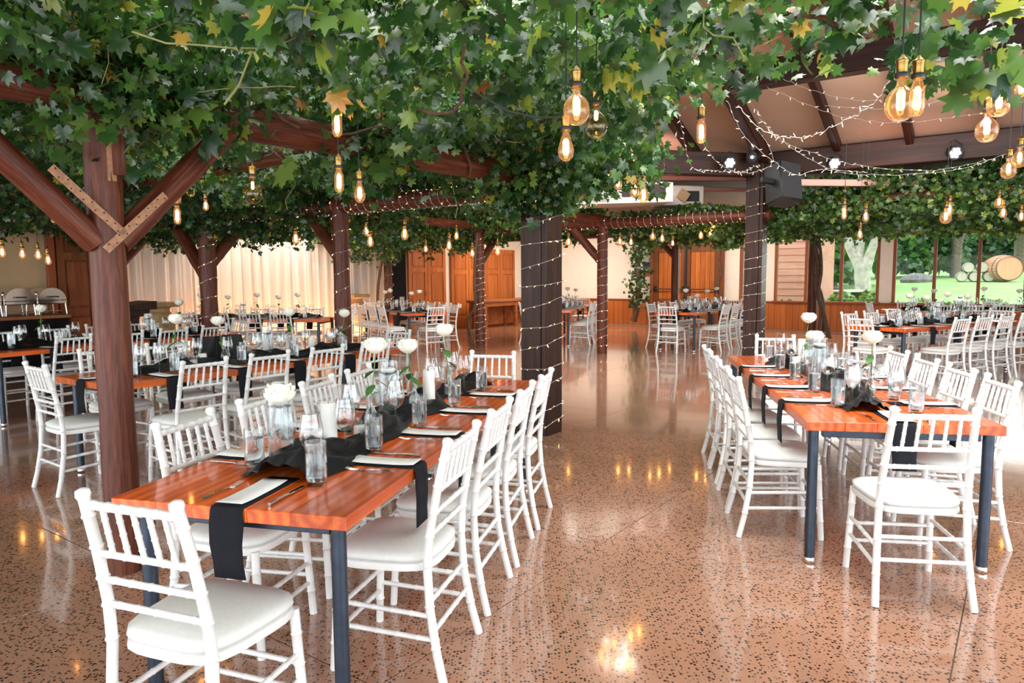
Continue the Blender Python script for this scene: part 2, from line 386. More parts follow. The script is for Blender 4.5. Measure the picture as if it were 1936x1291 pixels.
# ------------------------------------------------------------------ floor
ULEFT, VBACK, URIGHT, VFRONT = -13.15, 18.87, 6.8, -4.8
fl = struct(link('floor', MB().box(ULEFT-.2, URIGHT+.2, VFRONT-.2, VBACK+.2, -.3, -.005).mesh('floor', 'floor_joint'), None, (0, 0, 0), HROT),
            'polished terrazzo floor of large slabs with dark aggregate', 'floor')
us = [ULEFT]+[u for u in [-.16+1.69*k for k in range(-9, 6)] if ULEFT+.1 < u < URIGHT-.1]+[URIGHT]
vs_ = [VFRONT]+[v for v in [1.7*k for k in range(-4, 13)] if VFRONT+.1 < v < VBACK-.1]+[VBACK]
us.sort(); vs_.sort(); cache = {}
for i in range(len(us)-1):
    for j in range(len(vs_)-1):
        sx, sy = us[i+1]-us[i]-.005, vs_[j+1]-vs_[j]-.005; k = (round(sx, 3), round(sy, 3))
        if k not in cache: cache[k] = MB().box(-sx/2, sx/2, -sy/2, sy/2, -.02, 0, .0015).mesh('floor_slab', 'terrazzo', 0)
        link('floor_slab', cache[k], fl, ((us[i]+us[i+1])/2, (vs_[j]+vs_[j+1])/2, 0))

# ------------------------------------------------------------------ walls
HH = 3.3
wl = struct(link('wall_left', MB().box(ULEFT-.2, ULEFT, VFRONT, VBACK+.2, 0, HH).mesh('wall_left', 'plaster'), None, (0, 0, 0), HROT),
            'long cream plaster wall behind the curtain and panelled doors', 'wall')
def hall_box(name, mat, u0, u1, v0, v1, z0, z1, parent=None, c=0.):
    o = link(name, MB().box(-(u1-u0)/2, (u1-u0)/2, -(v1-v0)/2, (v1-v0)/2, 0, z1-z0, c).mesh(name, mat), parent)
    if parent is None: o.location = H((u0+u1)/2, (v0+v1)/2, z0); o.rotation_euler = HROT
    else: o.location = ((u0+u1)/2, (v0+v1)/2, z0)
    return o
hall_box('painted_panel', 'wall_tan', ULEFT, ULEFT+.03, -1, 5.15, 0, HH, wl)['label'] = 'tan painted stretch of wall behind the buffet'
# back wall: solid stretch, dado, pillars and window heads
wbm = MB()
for a, b_ in ((ULEFT-.2, -6.2), (-5.62, -5.3), (-2.87, -2.59), (1.6, URIGHT+.2)): wbm.box(a, b_, VBACK, VBACK+.2, 0, HH)
for a, b_, zs in ((-6.2, -5.62, .76), (-5.3, -2.87, .76), (-2.59, 1.6, .76)):
    wbm.box(a, b_, VBACK+.002, VBACK+.2, 0, zs); wbm.box(a, b_, VBACK+.002, VBACK+.2, 2.40, HH)
wb = struct(link('wall_back', wbm.mesh('wall_back', 'plaster'), None, (0, 0, 0), HROT), 'cream back wall with orange timber dado under the windows', 'wall')
dbm = MB().box(-.073, .073, -.012, .012, 0, .70, .003).mesh('dado_board', 'dado')
def dado(u0, u1):
    n = max(1, round((u1-u0)/.15)); s = (u1-u0)/n
    for k in range(n): link('dado_board', dbm, wb, (u0+(k+.5)*s, VBACK-.012, .02), (0, 0, 0), (s/.15, 1, 1))
    hall_box('dado_rail', 'frame_wood_x', u0, u1, VBACK-.045, VBACK, .72, .765, wb, .006)
dado(-12.9, -8.7); dado(-6.62, 1.5)
wr = struct(hall_box('wall_right', 'plaster', URIGHT, URIGHT+.2, 8.6, VBACK, 0, HH), 'short cream wall at the window end', 'wall')

wind = [0]
def window(u0, u1, mull, z0=.765, z1=2.40, label=''):
    wind[0] += 1
    r = struct(empty('window_%d' % wind[0], H((u0+u1)/2, VBACK+.06, z0), HROT), label, 'window')
    W, Z = (u1-u0)/2, z1-z0; um = (u0+u1)/2
    link('window_sill', MB().box(-W-.03, W+.03, -.14, .05, -.03, .015, .006).mesh('window_sill', 'frame_wood_x'), r)
    link('window_head', MB().box(-W-.03, W+.03, -.075, .05, Z-.06, Z+.02, .006).mesh('window_head', 'frame_wood_x'), r)
    for x in (-W+.03, W-.03): link('window_jamb', MB().box(-.032, .032, -.07, .05, 0, Z, .006).mesh('window_jamb', 'frame_wood'), r, (x, 0, 0))
    edges = [-W+.03]+[m-um for m in mull]+[W-.03]
    for m in mull: link('mullion', MB().box(-.034, .034, -.06, .05, 0, Z, .006).mesh('mullion', 'frame_wood'), r, (m-um, 0, 0))
    for a, b_ in zip(edges, edges[1:]): link('pane', MB().box(a+.03, b_-.03, -.003, .003, .01, Z-.05).mesh('pane', 'window_glass', 0), r)
    return r
window(-5.3, -2.87, [-4.53, -3.71], label='timber framed window in front of the white-trunked tree')
window(-2.59, 1.6, [-1.74, -.89, -.04, .8], label='wide timber framed window looking out to the barrels')
w3 = window(-6.2, -5.62, [], label='narrow timber framed window with pale louvre slats')
sl = MB().box(-.22, .22, -.03, .03, -.003, .003, 0, Matrix.Rotation(.6, 4, 'X')).mesh('louvre_slat', 'white_metal', 0)
for k in range(30): link('louvre_slat', sl, w3, (0, .09, .08+k*.052))

# panelled doors on the left wall and the double doors in the back wall
drn = [0]
def panel_door(width, height, rows, mat, knob=None):
    """stiles, rails and raised panels, facing +x (out of the left wall); y across"""
    parts = []
    t = .05; st = .11
    m = MB().box(-t, 0, -width/2, width/2, 0, height).mesh('door_leaf', mat)
    fr = MB(); fr.box(0, .02, -width/2, -width/2+st, 0, height, .004); fr.box(0, .02, width/2-st, width/2, 0, height, .004)
    zs = [0]; fr.box(0, .02, -width/2+st, width/2-st, 0, .2, .004); z = .2; tot = height-.2-.12-.12*(len(rows)-1)
    pans = []
    for i, q in enumerate(rows):
        h = tot*q; pans.append((z, z+h)); z += h
        fr.box(0, .02, -width/2+st, width/2-st, z, z+.12, .004); z += .12
    pm = [MB().box(-.002, .016, -width/2+st+.035, width/2-st-.035, a+.035, b_-.035, .012).mesh('raised_panel', mat) for a, b_ in pans]
    return m, fr.mesh('stiles_and_rails', mat), pm
def hang_doors(label, v0, v1, leaves, height, rows, mat, u=ULEFT+.06, knob_at=None):
    drn[0] += 1
    r = struct(empty('door_%d' % drn[0], H(u, (v0+v1)/2, 0), HROT), label, 'door'); wv = (v1-v0)/leaves
    m, fr, pm = panel_door(wv-.012, height, rows, mat)
    for k in range(leaves):
        l = link('door_leaf', m, r, (0, v0-(v0+v1)/2+(k+.5)*wv, 0))
        link('stiles_and_rails', fr, l)
        for p in pm: link('raised_panel', p, l)
        if knob_at == k: link('door_knob', MB().lathe([(.012, 0), (.012, .03), (.03, .04), (.034, .06), (.02, .075)], 12).mesh('door_knob', 'chrome'), l, (.02, wv/2-.06, 1.0), (0, PI/2, 0))
    return r
hang_doors('brown four-panel door beside the buffet counter', 5.2, 6.15, 1, 2.5, (.34, .42, .24), 'brown_door')
hang_doors('orange double doors with raised panels and a round knob', 13.5, 14.97, 2, 2.25, (.26, .48, .26), 'orange_panel', knob_at=0)
hang_doors('orange folding panel doors behind the wooden bench', 15.2, 18.25, 4, 2.25, (.0001, .70, .2999), 'orange_panel')
tag(hall_box('black_drape', 'black_cloth', ULEFT+.005, ULEFT+.03, 12.75, 13.45, 0, 2.4), 'narrow black sheet for the dark opening between curtain and orange doors', 'drape')  # flat black sheet stands in for the dark opening
tr = struct(hall_box('trim_1', 'frame_wood', ULEFT, ULEFT+.09, 5.05, 5.18, 0, 2.6, None, .01), 'dark door casing next to the buffet wall', 'trim')

dd = struct(empty('door_%d' % (drn[0]+1), H((-8.62-6.70)/2, VBACK-.06, 0), HROT), 'timber double doors with glazed lights and push bars in back wall', 'door')
DW = (8.62-6.70)/2
link('door_frame', MB().box(-DW-.1, -DW, -.05, .06, 0, 2.35, .01).box(DW, DW+.1, -.05, .06, 0, 2.35, .01).box(-DW-.1, DW+.1, -.05, .06, 2.25, 2.37, .01).mesh('door_frame', 'frame_wood'), dd)
for s in (-1, 1):
    lf = MB(); w_ = DW-.01
    for a, b_, z0, z1 in ((0, .13, 0, 2.24), (w_-.13, w_, 0, 2.24), (.13, w_-.13, 0, .78), (.13, w_-.13, 2.08, 2.24)): lf.box(a+.005, b_, -.03, .03, z0, z1, .005)
    l = link('door_leaf', lf.mesh('door_leaf', 'brown_door'), dd, (0, 0, 0), (0, 0, 0), (s, 1, 1))
    nb = 5
    for k in range(nb):
        a = .14+(w_-.28)*k/nb
        link('board', MB().box(a, a+(w_-.28)/nb-.006, -.012, .012, .78, 2.08, .004).mesh('board', 'orange_panel'), l)
    link('glass_light', MB().box(.15 if s < 0 else w_-.36, .36 if s < 0 else w_-.15, -.02, -.014, .86, 1.96).mesh('glass_light', 'window_glass', 0), l)
    link('kick_panel', MB().box(.18, w_-.18, -.042, -.03, .14, .64, .006).mesh('kick_panel', 'brown_door'), l)
    link('push_bar', MB().tube([(.06, -.09, 1.06), (w_-.06, -.09, 1.06)], .016, 8).box(.03, .09, -.09, -.03, 1.0, 1.14, .006).box(w_-.09, w_-.03, -.09, -.03, 1.0, 1.14, .006).mesh('push_bar', 'black_plastic'), l)
link('centre_post', MB().box(-.03, .03, -.07, -.03, 0, 2.24, .005).mesh('centre_post', 'black_plastic'), dd)
tag(hall_box('notice', 'sign_blue', -8.98, -8.78, VBACK-.02, VBACK, 1.62, 1.82), 'dark blue notice on wall beside the double doors', 'sign')
tag(hall_box('notice', 'sign_red', -8.98, -8.78, VBACK-.02, VBACK, 1.42, 1.58), 'red notice below the blue one beside the double doors', 'sign')
sk = tag(empty('wall_socket', H(ULEFT+.085, 15.55, .55), HROT), 'small white wall socket on the orange panels', 'socket')
link('face_plate', MB().box(0, .012, -.06, .06, 0, .12, .004).mesh('face_plate', 'white_metal'), sk)
link('switch', MB().box(.012, .018, -.02, .02, .04, .08, .002).mesh('switch', 'paper'), sk)

# ------------------------------------------------------------------ roof
P4 = H(-3.62, 11.8); nR = -DV; A2e = Vector((.2, 10.75, 0)); a2 = (A2e-P4).normalized(); nL = Vector((a2.y, -a2.x, 0))
if nL.y > 0: nL = -nL
Z0, SL, DR = 3.42, .40, 5.4
def rz(p, z): return Vector((p.x, p.y, z))
UL2 = -9.6; farR = H(6.8, 11.8); farL = P4+a2*9.5; top = Z0+SL*DR
ceil = MB().add([rz(H(UL2, 12.0), Z0-.08), rz(H(6.9, 12.0), Z0-.08), rz(H(6.9, 11.8-DR), top), rz(H(UL2, 11.8-DR), top)], [(0, 1, 2, 3)])
c1 = struct(link('ceiling', ceil.mesh('ceiling', 'ceiling_board', 0)), 'sloping tan ceiling boards between dark rafters', 'ceiling')
outer = MB()
outer.add([rz(H(7, 11.8-DR), top), rz(H(UL2, 11.8-DR), top), rz(H(-13.4, 4), 3.3), rz(H(-13.4, -5), 3.3), rz(H(7, -5), 3.3)], [(0, 1, 2, 3, 4)])
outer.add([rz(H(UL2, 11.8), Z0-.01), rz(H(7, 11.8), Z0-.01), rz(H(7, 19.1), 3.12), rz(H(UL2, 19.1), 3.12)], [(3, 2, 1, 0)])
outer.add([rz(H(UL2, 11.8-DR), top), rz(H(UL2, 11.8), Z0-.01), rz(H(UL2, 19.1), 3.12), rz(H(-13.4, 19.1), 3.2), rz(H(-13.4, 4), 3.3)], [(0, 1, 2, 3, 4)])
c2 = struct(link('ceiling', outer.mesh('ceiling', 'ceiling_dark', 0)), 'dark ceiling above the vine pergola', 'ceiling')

def beam(name, p0, p1, w_, h, mat, label, cat='beam', group=None, up=None, parent=None):
    """square beam from p0 to p1 (centre line), width w_, height h"""
    p0, p1 = Vector(p0), Vector(p1); L = (p1-p0).length
    me = MB().box(-w_/2, w_/2, 0, L, -h/2, h/2, .012).mesh(name, mat)
    o = link(name, me, parent); y = (p1-p0).normalized(); x = y.cross(Vector((0, 0, 1))).normalized(); z = x.cross(y)
    o.matrix_world = Matrix(((x.x, y.x, z.x, p0.x), (x.y, y.y, z.y, p0.y), (x.z, y.z, z.z, p0.z), (0, 0, 0, 1)))
    if parent is None: tag(o, label, cat, group)
    return o
beam('roof_beam', rz(P4-DU*.2, 3.21), rz(farR, 3.21), .2, .36, 'dark_beam_y', 'dark eaves beam over the windows carrying the stage lights')
beam('roof_beam', rz(P4-a2*.1, 3.21), rz(farL, 3.21), .2, .36, 'dark_beam_y', 'red-brown eaves beam below the pink-lit ceiling')
beam('roof_beam', H(-3.0, 8.6, 3.78), H(6.6, 8.6, 3.78), .2, .3, 'dark_beam_y', 'dark tie beam crossing in front of the tan ceiling')
def rafter(u, w_, h, label, group): p = H(u, 11.75, Z0-h/2+.02); beam('rafter', p, p+nR*DR+Vector((0, 0, SL*DR)), w_, h, 'dark_beam_y', label, 'rafter', group)
rafter(-3.50, .16, .24, 'thick dark double rafter rising above the speaker post', None)
for q_, u in zip(('first', 'second', 'third', 'fourth'), (-2.42, -1.46, -.50, .46)): rafter(u, .10, .16, '%s slim dark rafter from the speaker post towards the windows' % q_, 'rafters on the window side')
for q_, u in zip(('first', 'second', 'third', 'fourth'), (-4.55, -5.6, -6.65, -7.7)): rafter(u, .13, .18, '%s red-brown rafter from the speaker post under the pink-lit ceiling' % q_, 'rafters on the bench side')
# pink-lit boards under the far roof edge
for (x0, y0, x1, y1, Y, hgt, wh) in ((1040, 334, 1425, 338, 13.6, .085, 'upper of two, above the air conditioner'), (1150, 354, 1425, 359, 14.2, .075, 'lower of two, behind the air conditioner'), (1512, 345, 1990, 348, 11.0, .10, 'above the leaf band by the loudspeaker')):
    beam('fascia_board', at_y(x0, y0, Y), at_y(x1, y1, Y), .05, hgt, 'pink_trim', 'long pink-lit fascia board, %s' % wh, 'board', 'pink-lit fascia boards')
spot('ceiling_uplight', P4+a2*2.0+nL*.6+Vector((0, 0, 2.95)), P4+a2*2.6+nL*1.8+Vector((0, 0, 4.4)), 60, (1, .50, .40), 120, .9, .1)
spot('ceiling_uplight', H(-1.0, 11.0, 3.0), H(-1.0, 9.0, 4.4), 22, (1, .80, .64), 140, .9, .1)
spot('fascia_light', at_y(1250, 300, 11.5), at_y(1250, 345, 13.8), 30, (1, .55, .48), 130, .9, .1)
spot('fascia_light', at_y(1700, 300, 9.5), at_y(1700, 346, 11.0), 24, (1, .55, .48), 140, .9, .1)

# ------------------------------------------------------------------ pergola: posts, braces, log beams
def log_path(p0, p1, r, n=14, seg=10, wob=.012):
    p0, p1 = Vector(p0), Vector(p1); pts = []; rr = []
    for i in range(seg+1):
        t = i/seg; pts.append(p0.lerp(p1, t)); rr.append(r*(1+random.uniform(-wob, wob)*4))
    return pts, rr
def post_round(u, v, r, h, label, braces=(), name='log_post'):
    o = tag(empty(name, H(u, v, 0), HROT), label, 'post')
    p, rr = log_path((0, 0, 0), (0, 0, h), r)
    link('shaft', MB().tube(p, rr, 18, up=(1, 0, 0)).mesh('shaft', 'log', 50), o)
    for (du, dv, z0, reach) in braces:
        a = Vector((du, dv, 0)); q0 = a*(r*.6)+Vector((0, 0, z0)); q1 = a*(reach)+Vector((0, 0, z0+reach*.95))
        L = (q1-q0).length; pp, r2 = log_path((0, 0, 0), (0, 0, L), r*.78)
        b = link('brace', MB().tube(pp, r2, 14, up=(1, 0, 0)).mesh('brace', 'log', 50), o, q0)
        b.rotation_euler = (q1-q0).to_track_quat('Z', 'Y').to_euler()
    return o
post1 = post_round(-3.67, 1.69, .083, 2.75, 'round red-brown log post with two braces and nail plates', ((0, 1, 1.66, .75), (0, -1, 1.66, .95)))
# rusty perforated nail plates on the camera side of the braces (the +u side of the post)
for s, z0 in ((1, 1.62), (-1, 1.70)):
    pl = MB().box(0, .004, -.021, .021, 0, .42, .001); pm = pl.mesh('nail_plate', 'rust_plate')
    a = link('nail_plate', pm, post1, (.080, -s*.045, z0), (s*-.82, 0, 0))
    nm = MB().lathe([(.004, 0), (.004, .002)], 6).mesh('nail', 'nail')
    for k in range(12): link('nail', nm, a, (.004, (.010 if k % 2 else -.010), .03+k*.034), (0, PI/2, 0))
link('nail_plate', MB().box(0, .004, -.021, .021, 0, .6, .001).mesh('nail_plate', 'rust_plate'), post1, (.078, .005, 1.95))
link('wood_strip', MB().box(0, .02, -.03, .03, 0, .7, .003).mesh('wood_strip', 'log'), post1, (.07, .04, 1.98))
def post_square(u, v, s, h, label):
    o = tag(empty('square_post', H(u, v, 0), HROT), label, 'post')
    link('shaft', MB().box(-s/2, s/2-.06, -s/2, s/2, 0, h, .006).mesh('shaft', 'square_post'), o)
    link('cover_board', MB().box(s/2-.056, s/2, -s/2+.004, s/2-.004, 0, h, .006).mesh('cover_board', 'square_post'), o)
    return o
post2 = post_square(-3.67, 5.55, .28, 3.9, 'massive square post wrapped in fairy lights beside the aisle')
post4 = post_square(-3.62, 11.8, .28, 3.35, 'square post wrapped in fairy lights carrying the black loudspeaker')
post_round(-6.45, 11.81, .10, 2.5, 'slim round log post with lit string, left of the double doors', ((1, 0, 1.5, .0001), (-1, 0, 1.75, .65)))
post_round(-9.21, 11.6, .10, 2.5, 'round log post with a vine and lights before the wooden bench', ((0, 1, 1.75, .65),))
post_round(-6.5, 5.6, .095, 2.4, 'round log post wrapped with lights beside the mid-hall table', ((-1, 0, 1.72, .6),))
post_round(-9.28, 5.6, .115, 2.4, 'thick log post wrapped with lights before the sheer curtain', ((0, 1, 1.7, .6), (-1, 0, 1.5, .7)))
post_round(-3.6, 15.6, .10, 2.5, 'log post smothered by thick vine trunks before the windows')
post_round(-6.45, 15.2, .085, 2.5, 'slim round log post in front of the double doors', ((-1, 0, 1.9, .55),))
post_round(-12.55, 12.25, .10, 2.5, 'log post wound with vine trunks beside the black drape')
post_round(-12.2, 5.4, .10, 2.5, 'dark log post with brace beside the lectern', ((0, 1, 1.35, .95),))

def log_beam(u0, v0, u1, v1, z, r, label, seg=16):
    p0, p1 = H(u0, v0, z), H(u1, v1, z); L = (p1-p0).length
    pp, rr = log_path((0, 0, 0), (0, L, 0), r, seg=seg)
    o = link('log_beam', MB().tube(pp, rr, 16, up=(0, 0, 1)).mesh('log_beam', 'log_along_y', 50), None, p0)
    o.rotation_euler = (0, 0, math.atan2(-(p1-p0).x, (p1-p0).y)); return tag(o, label, 'beam')
log_beam(-3.67, -2.2, -3.67, 5.7, 2.36, .095, 'thick log beam running from the braced post to the square post')
log_beam(-3.5, 5.6, -12.8, 5.6, 2.29, .085, 'log beam wound with fairy lights, from square post towards curtain')
log_beam(-3.5, 3.65, -12.8, 3.65, 2.46, .08, 'log beam half hidden by leaves behind the braced post')
log_beam(-3.5, 1.8, -12.8, 1.8, 2.52, .08, 'log beam in the leaves over the braced post')
log_beam(-3.4, 11.8, -12.8, 11.75, 2.42, .085, 'log beam wound with fairy lights left of the speaker post')
log_beam(-6.5, 5.4, -6.5, 15.5, 2.5, .08, 'log beam leading back towards the double doors')
log_beam(-9.25, 5.4, -9.25, 15.5, 2.5, .08, 'log beam leading back towards the wooden bench')
log_beam(-3.62, 11.9, -3.62, 15.8, 2.5, .08, 'log beam from speaker post back to the vine post')
log_beam(-12.8, 15.5, 1.5, 15.6, 2.45, .085, 'far log beam hidden in leaves before the windows')
log_beam(-3.4, 12.3, 1.6, 12.3, 2.62, .08, 'log beam inside the leaf band beside the loudspeaker')

# ------------------------------------------------------------------ vine leaves
def leaf_outline(kind):
    if kind == 0:
        half = [(0, 1.0), (7, .80), (11, .83), (18, .60), (30, .72), (41, .92), (47, .70), (55, .54), (76, .52), (90, .74), (108, .46), (124, .50), (152, .36)]
    elif kind == 1:
        half = [(0, 1.0), (22, .64), (42, .80), (60, .46), (95, .62), (140, .36)]
    else:
        half = [(0, 1.0), (40, .62), (90, .50), (140, .34)]
    pts = [(0, -.02)]
    for a, r in reversed(half): pts.append((r*math.sin(math.radians(a)), r*math.cos(math.radians(a))))
    for a, r in half[1:]: pts.append((-r*math.sin(math.radians(a)), r*math.cos(math.radians(a))))
    z = [-.22*abs(x)**1.3 - .18*max(0, y)**2 for x, y in pts]
    return np.array([(0, .12, .0)]+[(x, y, zz) for (x, y), zz in zip(pts, z)])       # fan about a point on the midrib
def frames(n, face, facew, droop):
    """normals: mix of up and a facing direction; tips droop"""
    nr = RNG.normal(size=(n, 3))*.55; nr[:, 2] += .55*(1-facew); nr += np.array(face)[None]*facew*1.1
    nr /= np.linalg.norm(nr, axis=1)[:, None]
    tip = RNG.normal(size=(n, 3)); tip[:, 2] = tip[:, 2]*.5-droop
    tip -= nr*np.sum(tip*nr, 1)[:, None]; tip /= np.linalg.norm(tip, axis=1)[:, None]+1e-9
    return np.cross(tip, nr), tip, nr
def leaf_mesh(name, P, S, fr, kind, tint, mat='leaf_many'):
    ol = leaf_outline(kind); m = len(ol); n = len(P)
    V = (P[:, None, :] + S[:, None, None]*(ol[None, :, 0, None]*fr[0][:, None, :] + ol[None, :, 1, None]*fr[1][:, None, :] + ol[None, :, 2, None]*fr[2][:, None, :])).reshape(-1, 3)
    k = np.arange(m-1); tri = np.stack([np.zeros(m-1, int), 1+k, 1+(k+1) % (m-1)], 1)
    F = (tri[None]+(np.arange(n)*m)[:, None, None]).reshape(-1, 3); nf = len(F)
    me = bpy.data.meshes.new(name); me.vertices.add(len(V)); me.vertices.foreach_set('co', V.astype(np.float32).ravel())
    me.loops.add(nf*3); me.loops.foreach_set('vertex_index', F.astype(np.int32).ravel())
    me.polygons.add(nf); me.polygons.foreach_set('loop_start', (np.arange(nf)*3).astype(np.int32)); me.polygons.foreach_set('loop_total', np.full(nf, 3, np.int32))
    me.polygons.foreach_set('use_smooth', np.ones(nf, bool))
    at = me.attributes.new('tint', 'FLOAT', 'FACE'); at.data.foreach_set('value', np.repeat(tint, m-1).astype(np.float32))
    me.materials.append(MATS[mat]); me.update(); me.validate(); return me
def tints(n, mean=.42, yellow=.02):
    t = np.clip(RNG.normal(mean, .2, n), 0, .9); y = RNG.random(n) < yellow; t[y] = RNG.uniform(.93, 1, y.sum()); return t
hu, hv = np.array(DU), np.array(DV); NO = np.array(CAMO)
def lump(u, v, f=1.): return .5+.25*np.sin(u*2.1*f+v*1.3*f)+.25*np.sin(u*.9*f-v*2.7*f+1.7)
def uvz(u, v, z): return u[:, None]*hu+v[:, None]*hv+z[:, None]*np.array([0, 0, 1.])
def project(P):
    d = P-NO; z = d@np.array(_F); return 968+FPX*(d@np.array(_R))/z, 645.5-FPX*(d@np.array(_U))/z, z
TOCAM = -hv

def vine_thing(name, label, loc, group=None): return tag(empty(name, loc), label, 'vine', group)
def stems(parent, n, fn, rad=.006, mat='vine_bark', name='stem', seg=7):
    for k in range(n):
        pts = fn(k); o = parent.location
        link(name, MB().tube([Vector(p)-o for p in pts], [rad*random.uniform(.6, 1.4)]*len(pts), 5).mesh(name, mat), parent)
def foliage(parent, P, S, fr, kind, t, name='foliage'):
    o = link(name, leaf_mesh(name, P-np.array(parent.location)[None], S, fr, kind, t), parent); o['kind'] = 'stuff'; return o

# 1: the near canopy over the front tables
near = vine_thing('pergola_vine', 'lush green lobed-leaf vine spreading over the front pergola, first yellow leaves', H(-3.67, 1.69, 2.3))
def vmax(u): return np.where(u < -3.55, 6.2, np.where(u < -1.2, 5.7-(u+3.55)*1.02, 3.3-(u+1.2)*.30))
n = 120000
u = RNG.uniform(-7.0, 3.0, n); v = RNG.uniform(-2.5, 6.2, n); ok = v < vmax(u)+RNG.normal(0, .12, n)
u, v = u[ok], v[ok]; lo = 2.36+.16*lump(u, v)-.20*(lump(u, v, 2.3) > .80)
edge = np.clip((v-(vmax(u)-.5))/.5, 0, 1)*(u > -3.6); lo = lo-.12*edge
z = lo+.55*RNG.random(len(u))**1.6
clear = (u > -4.0) & (u < -2.3) & (((v > 2.2) & (v < 3.1)) | ((v > 3.75) & (v < 4.85)))
z = np.where(clear, 2.47+.5*RNG.random(len(u)), z)
P = uvz(u, v, z); x, y, d = project(P); ok = (P[:, 1] > 1.55) & (np.abs(P[:, 0]) < P[:, 1]*.95+1.0) & (P[:, 2] < 3.05)
P = P[ok]
# leaf clumps hanging around the square post and over the beams
m = 2600; th = RNG.uniform(0, 2*PI, m); rr = .18+.45*RNG.random(m)
Pc = uvz(-3.67+rr*np.cos(th), 5.55+rr*np.sin(th)*.8-.1, 2.9-.62*RNG.random(m)**1.4-.25*(rr < .4))
m = 1500; Pb = uvz(-3.67+RNG.normal(0, .14, m), RNG.uniform(-1.5, 5.6, m), 2.47+.45*RNG.random(m))
clumps = []
for cu, cv, cz, ru, rv, rz2, m in ((-3.62, 1.85, 2.42, .22, .26, .24, 1500), (-3.62, 1.25, 2.52, .25, .3, .16, 600), (-3.62, 3.42, 2.40, .18, .17, .20, 800), (-3.6, .75, 2.62, .3, .5, .14, 700), (-3.6, 5.1, 2.38, .3, .3, .24, 900), (-2.7, 5.0, 2.36, .25, .2, .16, 400)):
    g_ = RNG.normal(size=(m, 3)); clumps.append(uvz(cu+ru*g_[:, 0], cv+rv*g_[:, 1], cz+rz2*g_[:, 2]*.6))
P = np.concatenate([P]+clumps+[Pc, Pb]); n = len(P)
S = .032+.05*RNG.random(n)**1.5; fr = frames(n, -hv+np.array([0, 0, -.1]), .5, .75); t = tints(n, .45, .022)
x, y, d = project(P+fr[1]*S[:, None]*.4); vis = (d > .5) & (x > 0) & (x < 1936) & (y > -20) & (y < 420)
# keep the 300 that show largest, lowest ones first, as leaves of their own
S = np.where((RNG.random(n) < .03) & (P[:, 2] < 2.6), S*1.55, S)
score = np.where(vis, S/d*(1+.9*(2.75-P[:, 2])), 0); big = np.argsort(-score)[:300]; rest = np.ones(n, bool); rest[big] = False
foliage(near, P[rest], S[rest], tuple(q[rest] for q in fr), 0, t[rest])
lv = []
for kk in range(3):
    ol = leaf_outline(0)*np.array([1, 1, (1, 1.8, .4)[kk]]); mm_ = MB(); mm_.add(ol.tolist(), [(0, 1+i, 1+(i+1) % (len(ol)-1)) for i in range(len(ol)-1)])
    lv.append(mm_.mesh('leaf', 'leaf_single'))
for i, k in enumerate(big):
    M = Matrix.Translation(Vector(P[k])-near.location) @ Matrix(np.stack([fr[0][k], fr[1][k], fr[2][k]], 1).tolist()).to_4x4() @ Matrix.Scale(float(S[k])*1.12, 4)
    o = link('leaf', lv[i % 3], near); o.matrix_local = M
def near_stem(k):
    a = Vector(P[random.randrange(len(P)-6000)]); a.z = min(a.z, 2.62); pts = [a]; dr = Vector((random.gauss(0, 1), random.gauss(0, 1), -.1)).normalized()
    for i in range(7): dr = (dr+Vector((random.gauss(0, .4), random.gauss(0, .4), random.gauss(0, .22)))).normalized(); a = a+dr*.09; pts.append(a.copy())
    return pts
stems(near, 90, near_stem, .0035, 'green_stem'); stems(near, 40, near_stem, .007, 'vine_bark', 'branch')

def canopy(name, label, u0, u1, v0, v1, zlo, zhi, n, smin, smax, kind, face=.5, mean=.42, hang=0., base=None, group=None, cond=None, amp=.2):
    th = vine_thing(name, label, base if base is not None else H((u0+u1)/2, (v0+v1)/2, zlo), group)
    u = RNG.uniform(u0, u1, n); v = RNG.uniform(v0, v1, n)
    if cond is not None: ok = cond(u, v); u, v = u[ok], v[ok]
    z = zlo+amp*(lump(u, v, 1.3)-.5)-hang*(lump(u, v, 3.1) > .7)*RNG.random(len(u))+(zhi-zlo)*RNG.random(len(u))**1.3
    P = uvz(u, v, z); S = RNG.uniform(smin, smax, len(P))
    foliage(th, P, S, frames(len(P), -hv, face, .5), kind, tints(len(P), mean, .012)); return th
canopy('pergola_vine', 'dark leafy vine over the pergola beside the buffet', -13.0, -7.0, -.5, 5.9, 2.22, 2.75, 24000, .035, .075, 1, .45, .28, .15)
canopy('pergola_vine', 'vine hanging along the log beam before the sheer curtain', -12.9, -6.6, 5.3, 7.4, 2.12, 2.75, 12000, .04, .075, 1, .6, .30, .22)
canopy('pergola_vine', 'vine between the square post and the mid-hall log post', -6.8, -3.6, 5.3, 8.2, 2.42, 3.05, 11000, .04, .075, 1, .55, .36, .12)
canopy('pergola_vine', 'thick rounded mound of vine leaves over the panel-door table', -12.9, -7.3, 11.2, 13.6, 2.30, 2.98, 20000, .045, .075, 1, .9, .56, .25, amp=.35)
v10 = canopy('climbing_vine', 'vine with bare twisted trunks beside the black drape', -12.9, -11.0, 10.2, 12.4, 2.15, 2.6, 3000, .05, .08, 1, .8, .35, .45, base=H(-12.55, 12.25, 0))
canopy('pergola_vine', 'leaf band above the double doors left of the speaker post', -6.7, -3.5, 12.0, 15.6, 2.24, 2.66, 14000, .045, .08, 1, .9, .57, .2)
v8 = canopy('climbing_vine', 'thick-trunked vine filling the pergola band before the windows', -3.6, 1.4, 11.95, 15.7, 2.34, 3.0, 30000, .045, .08, 1, .9, .57, .26, base=H(-3.55, 15.5, 0))
